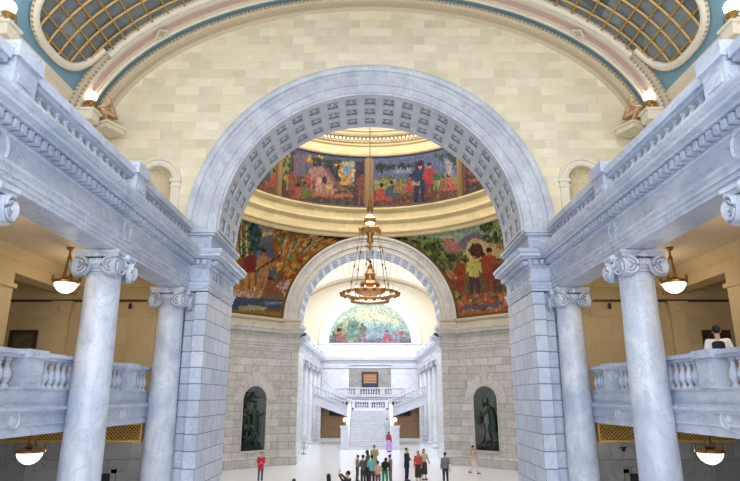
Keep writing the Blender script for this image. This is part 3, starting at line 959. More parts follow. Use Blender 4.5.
# ---- painted scenes of the murals: shapes in metres along the wall and metres of height
ART_BIRCHES = [('p',(120,80,35),[(23.7,15.95),(6.39,21.22),(3.08,8.34),(18.34,7.25)]),('p',(150,130,120),[(9.81,16.63),(6.25,16.41),(6.7,15.16),(8.96,15.31)]),('p',(200,180,110),[(9.12,16.2),(7.66,16.29),(7.87,16.0),(8.95,15.82)]),('p',(105,105,118),[(8.93,15.23),(8.46,15.9),(7.93,16.16),(7.13,15.95),(6.71,14.81),(6.87,13.21),(8.29,12.84)]),('p',(85,85,100),[(8.5,14.88),(8.07,15.72),(7.03,14.94),(6.9,13.38),(7.78,13.09)]),('f',[(60,90,50),(110,130,60),(170,170,90),(40,75,50)],[(20.91,15.51),(11.46,17.22),(9.44,16.38),(9.07,14.44),(10.31,13.87),(16.28,13.23)],220,0.28),('f',[(25,60,65),(35,75,60),(50,90,80)],[(10.05,16.58),(9.06,16.29),(8.46,15.06),(9.17,14.76)],60,0.25),('s',(190,195,150),[(14.96,16.44),(12.91,13.64)],0.09),('s',(190,195,150),[(13.92,16.63),(12.08,13.83)],0.09),('s',(190,195,150),[(12.93,16.78),(11.28,14.01)],0.09),('s',(190,195,150),[(11.97,16.91),(10.49,14.17)],0.09),('s',(190,195,150),[(11.49,16.96),(10.1,14.25)],0.09),('s',(190,195,150),[(11.14,17.0),(9.81,14.3)],0.09),('s',(190,195,150),[(10.68,17.04),(9.43,14.38)],0.09),('f',[(205,125,35),(180,85,30),(225,165,50),(150,70,30),(120,90,35)],[(16.78,13.84),(9.75,14.65),(9.03,12.72),(9.76,11.4),(15.08,10.2)],200,0.3),('f',[(205,125,35),(180,85,30),(225,165,50),(150,70,30),(120,90,35),(100,120,50)],[(7.83,16.43),(6.31,16.57),(2.84,16.32),(4.05,15.37),(5.21,14.38),(5.77,13.15),(6.27,13.1),(6.87,13.74),(7.6,15.2)],420,0.27),('s',(150,165,130),[(5.94,15.26),(5.47,16.51)],0.1),('s',(150,165,130),[(5.47,15.31),(4.8,16.41)],0.1),('s',(150,165,130),[(6.29,14.17),(6.11,15.92)],0.1),('s',(150,165,130),[(4.66,15.57),(4.02,16.32)],0.1),('s',(150,165,130),[(6.71,14.81),(6.69,16.18)],0.1),('s',(150,165,130),[(5.08,15.27),(4.25,16.46)],0.1),('p',(195,150,140),[(16.58,10.79),(9.83,11.87),(7.46,12.24),(6.04,13.12),(5.56,12.9),(5.78,11.52),(9.74,11.23),(16.39,9.97)]),('f',[(215,180,170),(170,120,110),(190,140,60)],[(9.85,11.99),(5.93,13.05),(5.81,11.88),(9.76,11.4)],90,0.2),('p',(60,70,95),[(16.44,10.25),(9.39,11.49),(7.57,11.6),(5.89,11.73),(5.92,11.05),(16.34,9.55)]),('p',(165,160,115),[(9.41,10.8),(8.24,11.05),(7.24,11.01),(7.49,10.77),(9.3,10.57)]),('p',(110,115,125),[(7.55,11.43),(6.05,11.53),(6.08,11.34),(7.35,11.18)]),('p',(165,110,55),[(9.71,13.13),(9.12,13.23),(8.85,11.97),(9.08,11.93),(9.36,12.93),(9.28,11.9),(9.5,11.87)]),('p',(150,70,45),[(9.83,14.0),(9.46,14.07),(9.17,13.94),(8.95,13.31),(9.18,13.48),(9.09,13.08),(9.68,12.98),(9.77,13.38),(9.89,13.1),(10.03,13.79)]),('p',(150,90,55),[(9.55,14.25),(9.54,14.14),(9.6,14.06),(9.7,14.04),(9.8,14.09),(9.86,14.19),(9.87,14.3),(9.81,14.38),(9.71,14.4),(9.61,14.35)]),('p',(50,30,25),[(9.57,14.36),(9.58,14.3),(9.66,14.25),(9.76,14.23),(9.86,14.24),(9.91,14.29),(9.9,14.36),(9.82,14.41),(9.72,14.43),(9.62,14.41)]),('p',(190,125,50),[(9.24,13.45),(8.51,13.57),(8.37,12.09),(8.67,12.05),(8.81,13.23),(8.91,12.01),(9.18,11.97)]),('p',(125,35,35),[(9.38,14.46),(8.91,14.54),(8.55,14.4),(8.29,13.67),(8.57,13.86),(8.47,13.4),(9.2,13.28),(9.31,13.73),(9.47,13.41),(9.63,14.21)]),('p',(120,70,50),[(9.03,14.74),(9.03,14.61),(9.09,14.52),(9.2,14.5),(9.32,14.56),(9.4,14.67),(9.4,14.8),(9.34,14.89),(9.23,14.91),(9.11,14.86)]),('p',(50,30,25),[(9.06,14.87),(9.07,14.8),(9.16,14.74),(9.28,14.71),(9.39,14.74),(9.46,14.79),(9.44,14.86),(9.36,14.92),(9.23,14.95),(9.12,14.92)]),('p',(170,115,60),[(8.24,13.46),(7.48,13.57),(7.43,11.89),(7.73,11.85),(7.79,13.19),(7.99,11.82),(8.27,11.78)]),('p',(175,120,60),[(8.37,14.59),(7.88,14.67),(7.51,14.49),(7.25,13.67),(7.54,13.89),(7.44,13.37),(8.2,13.26),(8.31,13.78),(8.48,13.42),(8.63,14.32)]),('p',(165,100,60),[(8.0,14.89),(7.99,14.75),(8.07,14.65),(8.19,14.63),(8.31,14.7),(8.39,14.83),(8.4,14.97),(8.32,15.07),(8.2,15.09),(8.07,15.03)]),('p',(50,30,25),[(8.02,15.04),(8.04,14.96),(8.13,14.89),(8.27,14.87),(8.39,14.9),(8.45,14.96),(8.44,15.04),(8.34,15.11),(8.21,15.13),(8.08,15.1)]),('s',(45,35,35),[(8.58,13.32),(8.03,13.89),(6.82,14.88)],0.09),('p',(140,80,40),[(7.58,12.72),(6.85,12.85),(6.54,12.37),(6.11,12.09),(6.16,11.75),(7.76,11.58),(7.67,12.23)]),('p',(150,85,50),[(7.0,13.05),(7.02,12.91),(7.11,12.81),(7.24,12.79),(7.36,12.87),(7.42,13.0),(7.4,13.14),(7.31,13.24),(7.18,13.26),(7.06,13.19)]),('p',(50,30,25),[(7.05,13.16),(7.08,13.07),(7.18,13.01),(7.32,12.99),(7.45,13.02),(7.5,13.1),(7.48,13.19),(7.37,13.25),(7.23,13.27),(7.11,13.24)]),('s',(150,85,50),[(6.91,12.65),(6.3,12.36)],0.09),('p',(95,95,85),[(5.99,11.86),(6.16,11.76),(6.64,11.66),(7.24,11.59),(7.74,11.59),(7.94,11.65),(7.76,11.75),(7.27,11.86),(6.67,11.93),(6.18,11.93)]),('s',(150,110,40),[(17.95,9.05),(8.91,10.37),(5.72,10.55)],0.5)]
ART_WAGON = [('p',(110,110,60),[(2.75,20.29),(23.29,14.72),(21.43,5.82),(1.7,6.53)]),('p',(150,178,150),[(2.95,16.56),(7.66,16.62),(11.31,16.62),(10.14,15.41),(5.77,15.88)]),('p',(195,190,140),[(4.87,16.24),(6.52,16.38),(6.86,16.16),(5.59,15.95)]),('p',(190,120,112),[(5.56,15.99),(6.05,16.19),(6.71,16.01),(7.9,14.98),(5.62,15.21)]),('p',(125,105,128),[(6.69,15.59),(7.77,16.1),(8.77,16.21),(9.41,15.73),(8.91,14.98),(7.52,15.04)]),('f',[(85,105,45),(120,135,60),(60,80,40),(150,155,80),(45,65,40)],[(9.0,16.47),(11.47,16.66),(15.2,16.02),(12.92,12.5),(9.75,13.81),(9.15,15.61)],420,0.25),('f',[(85,105,45),(120,135,60),(60,80,40),(150,155,80),(45,65,40)],[(2.55,16.59),(5.62,16.07),(5.67,15.46),(6.83,14.62),(5.9,13.68),(5.39,13.91),(4.51,15.41)],300,0.25),('f',[(85,105,45),(120,135,60),(60,80,40),(150,155,80),(45,65,40),(150,110,60)],[(5.41,15.15),(7.88,14.9),(7.54,13.47),(5.85,13.32),(5.23,14.11)],160,0.25),('f',[(95,95,50),(70,80,40),(120,110,60)],[(5.9,13.68),(10.43,14.01),(9.84,11.48),(6.05,11.95)],250,0.25),('p',(205,175,110),[(8.49,15.81),(9.61,15.19),(10.5,15.01),(10.29,14.21),(8.64,14.09),(8.05,14.06)]),('p',(218,188,125),[(8.99,14.85),(8.68,14.38),(8.2,14.13),(7.72,14.21),(7.4,14.58),(7.38,15.11),(7.69,15.59),(8.21,15.82),(8.71,15.73),(9.01,15.36)]),('p',(92,52,40),[(8.79,14.87),(8.58,14.55),(8.25,14.39),(7.91,14.44),(7.69,14.7),(7.68,15.05),(7.89,15.37),(8.24,15.53),(8.59,15.47),(8.8,15.21)]),('p',(160,110,80),[(10.54,14.91),(10.42,14.76),(10.24,14.69),(10.07,14.72),(9.98,14.85),(9.99,15.03),(10.11,15.18),(10.29,15.25),(10.47,15.21),(10.56,15.09)]),('p',(185,120,80),[(6.16,13.65),(6.07,13.47),(5.91,13.37),(5.74,13.39),(5.61,13.52),(5.58,13.71),(5.66,13.89),(5.83,13.99),(6.0,13.97),(6.13,13.84)]),('p',(190,125,85),[(6.7,13.44),(6.6,13.24),(6.43,13.13),(6.24,13.15),(6.11,13.3),(6.08,13.51),(6.17,13.71),(6.35,13.82),(6.54,13.8),(6.67,13.65)]),('p',(130,70,50),[(5.68,13.38),(6.2,13.2),(7.11,13.17),(6.95,11.94),(5.71,12.07)]),('p',(150,55,35),[(6.35,13.31),(7.1,13.22),(6.97,11.85),(6.66,11.88),(6.68,13.0),(6.41,11.91),(6.13,11.94)]),('p',(165,60,35),[(6.65,14.24),(7.13,14.17),(7.41,13.95),(7.35,13.24),(7.15,13.49),(7.08,13.06),(6.32,13.15),(6.39,13.59),(6.11,13.34),(6.3,14.09)]),('p',(190,110,75),[(7.09,14.38),(7.04,14.27),(6.94,14.21),(6.85,14.22),(6.78,14.31),(6.78,14.43),(6.83,14.54),(6.93,14.6),(7.03,14.59),(7.09,14.5)]),('p',(50,30,25),[(7.13,14.5),(7.09,14.44),(6.99,14.42),(6.89,14.43),(6.81,14.48),(6.79,14.55),(6.84,14.6),(6.93,14.63),(7.04,14.62),(7.12,14.57)]),('p',(120,90,50),[(6.89,13.24),(7.53,13.16),(7.39,11.93),(7.14,11.96),(7.17,12.95),(6.92,11.98),(6.69,12.01)]),('p',(140,80,50),[(7.17,14.07),(7.57,14.01),(7.8,13.81),(7.73,13.18),(7.57,13.4),(7.5,13.01),(6.87,13.09),(6.93,13.48),(6.7,13.26),(6.87,13.94)]),('p',(185,110,75),[(7.55,14.2),(7.5,14.1),(7.42,14.04),(7.33,14.06),(7.27,14.13),(7.27,14.24),(7.32,14.34),(7.4,14.39),(7.49,14.38),(7.55,14.31)]),('p',(50,30,25),[(7.59,14.3),(7.55,14.25),(7.46,14.23),(7.37,14.24),(7.3,14.29),(7.28,14.35),(7.32,14.4),(7.41,14.42),(7.5,14.41),(7.57,14.36)]),('p',(110,85,45),[(7.95,13.37),(8.76,13.24),(8.55,11.75),(8.23,11.79),(8.3,13.01),(7.96,11.82),(7.67,11.86)]),('p',(130,90,55),[(8.35,14.37),(8.86,14.29),(9.14,14.03),(9.03,13.26),(8.83,13.54),(8.72,13.07),(7.92,13.19),(8.02,13.67),(7.7,13.4),(7.96,14.22)]),('p',(170,90,60),[(8.85,14.51),(8.78,14.39),(8.66,14.33),(8.55,14.35),(8.48,14.44),(8.48,14.58),(8.56,14.7),(8.67,14.76),(8.79,14.74),(8.85,14.64)]),('p',(50,30,25),[(8.91,14.64),(8.85,14.58),(8.74,14.55),(8.61,14.57),(8.52,14.63),(8.51,14.71),(8.57,14.77),(8.68,14.79),(8.8,14.77),(8.89,14.71)]),('p',(150,55,35),[(8.45,13.53),(9.3,13.39),(9.2,11.83),(8.86,11.88),(8.8,13.16),(8.58,11.92),(8.27,11.96)]),('p',(165,65,40),[(8.89,14.55),(9.43,14.46),(9.72,14.19),(9.58,13.4),(9.37,13.69),(9.25,13.21),(8.41,13.34),(8.52,13.83),(8.18,13.57),(8.48,14.41)]),('p',(170,90,60),[(9.42,14.69),(9.34,14.57),(9.22,14.51),(9.1,14.53),(9.03,14.62),(9.04,14.76),(9.12,14.88),(9.24,14.94),(9.36,14.92),(9.43,14.82)]),('p',(50,30,25),[(9.49,14.82),(9.42,14.76),(9.3,14.73),(9.17,14.76),(9.08,14.82),(9.07,14.89),(9.13,14.96),(9.25,14.98),(9.38,14.95),(9.47,14.89)]),('p',(85,50,65),[(7.28,13.44),(8.03,13.33),(7.95,11.82),(7.65,11.86),(7.6,13.09),(7.4,11.89),(7.12,11.92)]),('p',(205,190,85),[(7.64,14.44),(8.12,14.37),(8.38,14.12),(8.28,13.35),(8.09,13.62),(8.0,13.15),(7.25,13.26),(7.33,13.73),(7.04,13.47),(7.28,14.28)]),('p',(200,125,90),[(8.11,14.59),(8.05,14.47),(7.94,14.41),(7.83,14.42),(7.76,14.51),(7.76,14.65),(7.83,14.77),(7.94,14.83),(8.05,14.81),(8.12,14.72)]),('p',(50,30,25),[(8.17,14.71),(8.11,14.65),(8.0,14.63),(7.88,14.65),(7.8,14.7),(7.78,14.78),(7.83,14.84),(7.94,14.86),(8.06,14.84),(8.15,14.79)]),('p',(100,60,40),[(9.17,13.05),(9.72,12.96),(9.53,11.78),(9.31,11.81),(9.39,12.77),(9.13,11.84),(8.93,11.87)]),('p',(120,60,40),[(9.48,13.84),(9.82,13.78),(10.0,13.58),(9.9,12.97),(9.77,13.19),(9.69,12.82),(9.14,12.91),(9.22,13.28),(9.0,13.08),(9.21,13.72)]),('p',(170,90,60),[(9.85,13.95),(9.79,13.86),(9.7,13.81),(9.61,13.82),(9.55,13.9),(9.55,14.0),(9.61,14.1),(9.7,14.15),(9.8,14.13),(9.85,14.05)]),('p',(50,30,25),[(9.89,14.05),(9.84,14.0),(9.75,13.98),(9.65,14.0),(9.58,14.05),(9.57,14.11),(9.62,14.16),(9.71,14.17),(9.81,14.15),(9.88,14.11)]),('p',(190,90,60),[(5.88,11.96),(7.31,11.99),(12.64,11.43),(12.45,7.78),(5.84,8.24)]),('f',[(200,110,70),(150,70,50),(120,100,60),(205,140,90)],[(5.98,12.05),(9.88,11.76),(9.72,10.46),(5.97,10.86)],150,0.2),('p',(85,90,115),[(6.43,11.13),(6.88,11.23),(7.58,11.12),(9.42,11.19),(9.49,10.96),(7.56,10.8),(6.5,10.91)]),('f',[(85,105,45),(120,135,60),(60,80,40),(150,155,80),(45,65,40)],[(6.08,12.22),(6.42,12.09),(6.28,11.47),(5.93,11.5)],15,0.2),('s',(150,110,45),[(5.79,10.6),(7.18,10.45),(12.43,9.98)],0.45)]
ART_TENT = [('p',(88,62,62),[(-14.34,22.84),(2.12,27.34),(1.99,16.39),(-13.06,14.4)]),('p',(88,95,128),[(-6.25,23.28),(0.25,23.02),(0.25,21.78),(-5.76,21.39)]),('p',(120,100,125),[(-6.22,22.49),(-5.26,22.71),(-5.07,21.0),(-6.13,20.26)]),('f',[(75,105,60),(140,150,80),(55,80,55),(190,140,60)],[(-8.6,21.02),(-7.75,21.79),(-6.5,22.41),(-6.42,20.71),(-6.52,19.78),(-8.06,19.4)],160,0.22),('p',(180,122,112),[(-5.2,20.72),(-5.05,21.21),(-4.8,21.7),(-3.9,22.15),(-3.51,22.21),(-2.31,20.45),(-2.56,19.89),(-5.03,19.56)]),('p',(140,85,80),[(-3.9,22.15),(-3.51,22.35),(-2.11,20.46),(-2.5,20.3)]),('p',(50,55,75),[(-3.37,22.1),(-2.59,21.92),(-2.31,20.85),(-2.7,20.95)]),('p',(125,150,190),[(-2.33,22.35),(-1.23,22.57),(-1.22,21.06),(-1.79,20.49),(-2.31,20.99)]),('p',(185,195,120),[(-2.27,22.57),(-1.23,22.71),(-1.23,22.23),(-2.2,22.23)]),('f',[(215,140,50),(190,110,45),(225,175,80)],[(-5.33,22.7),(-3.52,22.83),(-3.51,22.35),(-5.1,21.94)],50,0.18),('f',[(220,150,60),(235,185,90),(190,120,45)],[(-2.79,22.51),(-2.14,22.51),(-2.31,20.45),(-1.54,20.37),(-1.23,22.02),(-1.8,21.44),(-2.32,21.26),(-2.52,21.65)],120,0.18),('f',[(45,55,65),(60,75,70)],[(-4.72,22.55),(-2.34,22.63),(-2.58,21.78),(-3.51,22.08),(-4.57,22.04)],80,0.2),('f',[(90,60,70),(120,80,60),(75,85,50),(150,110,60)],[(-6.56,20.68),(-5.14,20.99),(-5.02,19.43),(-6.36,19.05)],130,0.16),('p',(222,180,130),[(-3.83,20.67),(-3.93,20.48),(-4.07,20.38),(-4.19,20.4),(-4.25,20.55),(-4.23,20.76),(-4.13,20.95),(-3.99,21.06),(-3.86,21.03),(-3.8,20.88)]),('s',(215,170,120),[(-4.15,20.5),(-4.18,19.83)],0.12),('s',(215,170,120),[(-3.92,20.53),(-3.85,19.94)],0.12),('p',(70,45,50),[(-3.4,20.94),(-3.44,20.74),(-3.54,20.61),(-3.67,20.6),(-3.78,20.7),(-3.82,20.88),(-3.79,21.08),(-3.68,21.21),(-3.55,21.23),(-3.45,21.12)]),('p',(215,170,90),[(-2.9,20.39),(-2.96,20.26),(-3.11,20.16),(-3.3,20.14),(-3.46,20.2),(-3.52,20.32),(-3.46,20.45),(-3.31,20.55),(-3.12,20.57),(-2.96,20.51)]),('s',(205,160,90),[(-3.36,20.2),(-3.41,19.8)],0.12),('s',(205,160,90),[(-3.04,20.24),(-2.97,19.88)],0.12),('p',(120,50,50),[(-5.01,20.49),(-4.76,20.53),(-4.73,19.94),(-4.83,19.92),(-4.88,20.39),(-4.91,19.91),(-5.0,19.89)]),('p',(200,60,50),[(-4.97,20.91),(-4.82,20.94),(-4.71,20.87),(-4.68,20.57),(-4.76,20.65),(-4.76,20.46),(-5.01,20.42),(-5.01,20.6),(-5.09,20.47),(-5.07,20.81)]),('p',(190,110,80),[(-4.83,21.03),(-4.84,20.97),(-4.88,20.93),(-4.92,20.93),(-4.95,20.95),(-4.96,21.0),(-4.95,21.06),(-4.92,21.1),(-4.88,21.1),(-4.85,21.08)]),('p',(50,30,25),[(-4.83,21.08),(-4.84,21.05),(-4.88,21.03),(-4.92,21.02),(-4.96,21.03),(-4.97,21.05),(-4.96,21.09),(-4.92,21.11),(-4.88,21.12),(-4.84,21.11)]),('p',(110,60,60),[(-4.56,20.36),(-4.35,20.4),(-4.32,19.87),(-4.41,19.86),(-4.45,20.28),(-4.48,19.85),(-4.56,19.84)]),('p',(150,70,70),[(-4.53,20.74),(-4.4,20.77),(-4.31,20.71),(-4.28,20.43),(-4.35,20.51),(-4.34,20.34),(-4.56,20.3),(-4.57,20.47),(-4.63,20.35),(-4.62,20.65)]),('p',(180,110,80),[(-4.41,20.84),(-4.42,20.79),(-4.45,20.76),(-4.48,20.75),(-4.51,20.78),(-4.52,20.82),(-4.52,20.87),(-4.49,20.91),(-4.45,20.91),(-4.42,20.89)]),('p',(50,30,25),[(-4.4,20.89),(-4.42,20.87),(-4.45,20.84),(-4.49,20.84),(-4.52,20.85),(-4.53,20.87),(-4.52,20.9),(-4.49,20.92),(-4.45,20.93),(-4.42,20.92)]),('f',[(100,80,50),(75,70,60),(160,110,60)],[(-2.82,20.53),(-1.22,20.79),(-1.21,19.85),(-2.81,19.8)],90,0.14),('p',(200,98,70),[(-5.16,19.64),(-4.11,19.77),(-1.4,19.9),(-1.28,19.71),(-3.32,19.52),(-5.02,19.37)]),('f',[(90,90,80),(110,80,65),(70,60,60),(100,100,60)],[(-5.42,19.23),(-1.21,19.58),(-1.21,18.91),(-3.31,18.75),(-5.27,18.87)],140,0.16),('p',(185,85,50),[(-6.01,19.8),(-5.47,19.94),(-5.28,19.6),(-4.97,19.41),(-5.02,19.17),(-6.22,18.95),(-6.12,19.43)]),('p',(190,90,60),[(-5.56,20.08),(-5.58,19.97),(-5.66,19.9),(-5.76,19.88),(-5.84,19.92),(-5.87,20.02),(-5.85,20.13),(-5.77,20.21),(-5.67,20.23),(-5.59,20.18)]),('p',(50,30,25),[(-5.58,20.16),(-5.61,20.09),(-5.7,20.04),(-5.8,20.02),(-5.89,20.04),(-5.92,20.09),(-5.89,20.16),(-5.81,20.22),(-5.71,20.24),(-5.62,20.22)]),('s',(190,90,60),[(-5.52,19.78),(-5.1,19.6)],0.09),('p',(115,120,55),[(-5.41,20.03),(-4.87,20.15),(-4.68,19.8),(-4.38,19.61),(-4.43,19.37),(-5.62,19.17),(-5.52,19.65)]),('p',(160,100,60),[(-4.96,20.3),(-4.99,20.19),(-5.06,20.11),(-5.16,20.1),(-5.24,20.15),(-5.27,20.24),(-5.25,20.35),(-5.17,20.43),(-5.07,20.45),(-4.99,20.4)]),('p',(50,30,25),[(-4.99,20.38),(-5.02,20.31),(-5.1,20.26),(-5.2,20.24),(-5.29,20.26),(-5.32,20.32),(-5.29,20.39),(-5.21,20.44),(-5.11,20.46),(-5.02,20.44)]),('s',(160,100,60),[(-4.93,20.0),(-4.5,19.81)],0.09),('p',(150,70,50),[(-6.48,20.12),(-6.0,20.22),(-5.93,19.13),(-6.12,19.1),(-6.23,19.95),(-6.28,19.06),(-6.46,19.02)]),('p',(165,80,55),[(-6.42,20.91),(-6.12,20.98),(-5.92,20.87),(-5.85,20.3),(-6.01,20.44),(-5.99,20.09),(-6.47,19.98),(-6.49,20.33),(-6.63,20.08),(-6.61,20.7)]),('p',(170,85,55),[(-6.15,21.14),(-6.17,21.03),(-6.23,20.96),(-6.31,20.94),(-6.37,20.99),(-6.4,21.08),(-6.38,21.18),(-6.32,21.26),(-6.24,21.28),(-6.18,21.23)]),('p',(50,30,25),[(-6.14,21.24),(-6.16,21.18),(-6.23,21.13),(-6.32,21.11),(-6.39,21.13),(-6.42,21.17),(-6.39,21.23),(-6.33,21.28),(-6.24,21.3),(-6.17,21.29)]),('p',(130,60,50),[(-8.45,19.92),(-8.09,20.02),(-8.03,19.28),(-8.17,19.25),(-8.26,19.82),(-8.29,19.21),(-8.43,19.17)]),('p',(110,80,60),[(-8.41,20.46),(-8.19,20.53),(-8.03,20.47),(-7.98,20.09),(-8.1,20.17),(-8.08,19.93),(-8.45,19.83),(-8.46,20.07),(-8.56,19.89),(-8.56,20.31)]),('p',(160,80,60),[(-8.21,20.64),(-8.22,20.57),(-8.27,20.51),(-8.33,20.49),(-8.38,20.52),(-8.4,20.58),(-8.39,20.65),(-8.34,20.71),(-8.28,20.73),(-8.23,20.7)]),('p',(50,30,25),[(-8.21,20.71),(-8.22,20.67),(-8.27,20.63),(-8.34,20.61),(-8.39,20.62),(-8.41,20.65),(-8.4,20.69),(-8.35,20.72),(-8.28,20.74),(-8.23,20.74)]),('p',(120,50,50),[(-8.96,19.71),(-8.68,19.79),(-8.63,19.24),(-8.74,19.21),(-8.81,19.64),(-8.84,19.18),(-8.94,19.15)]),('p',(150,60,50),[(-8.93,20.11),(-8.76,20.16),(-8.64,20.12),(-8.6,19.84),(-8.69,19.9),(-8.68,19.72),(-8.96,19.64),(-8.97,19.82),(-9.05,19.68),(-9.04,20.0)]),('p',(160,80,60),[(-8.78,20.24),(-8.79,20.19),(-8.82,20.15),(-8.87,20.13),(-8.91,20.15),(-8.92,20.2),(-8.91,20.25),(-8.88,20.29),(-8.83,20.31),(-8.79,20.29)]),('p',(50,30,25),[(-8.77,20.29),(-8.79,20.26),(-8.83,20.23),(-8.88,20.22),(-8.92,20.22),(-8.93,20.24),(-8.92,20.28),(-8.88,20.3),(-8.83,20.32),(-8.79,20.32)]),('p',(70,55,80),[(-1.1,22.72),(-0.46,22.74),(-0.36,18.93),(-1.08,18.92)]),('p',(150,85,60),[(-0.91,20.46),(-0.38,20.48),(-0.34,19.13),(-0.56,19.13),(-0.64,20.2),(-0.74,19.13),(-0.93,19.12)]),('p',(140,75,55),[(-0.81,21.42),(-0.48,21.43),(-0.26,21.24),(-0.21,20.53),(-0.38,20.75),(-0.38,20.31),(-0.91,20.3),(-0.91,20.74),(-1.07,20.46),(-1.03,21.22)]),('p',(140,75,55),[(-0.51,21.63),(-0.53,21.51),(-0.6,21.44),(-0.69,21.43),(-0.76,21.51),(-0.79,21.63),(-0.76,21.75),(-0.69,21.83),(-0.6,21.83),(-0.53,21.75)]),('p',(50,30,25),[(-0.49,21.76),(-0.52,21.69),(-0.6,21.65),(-0.69,21.65),(-0.77,21.69),(-0.8,21.75),(-0.77,21.82),(-0.7,21.86),(-0.6,21.86),(-0.52,21.82)])]
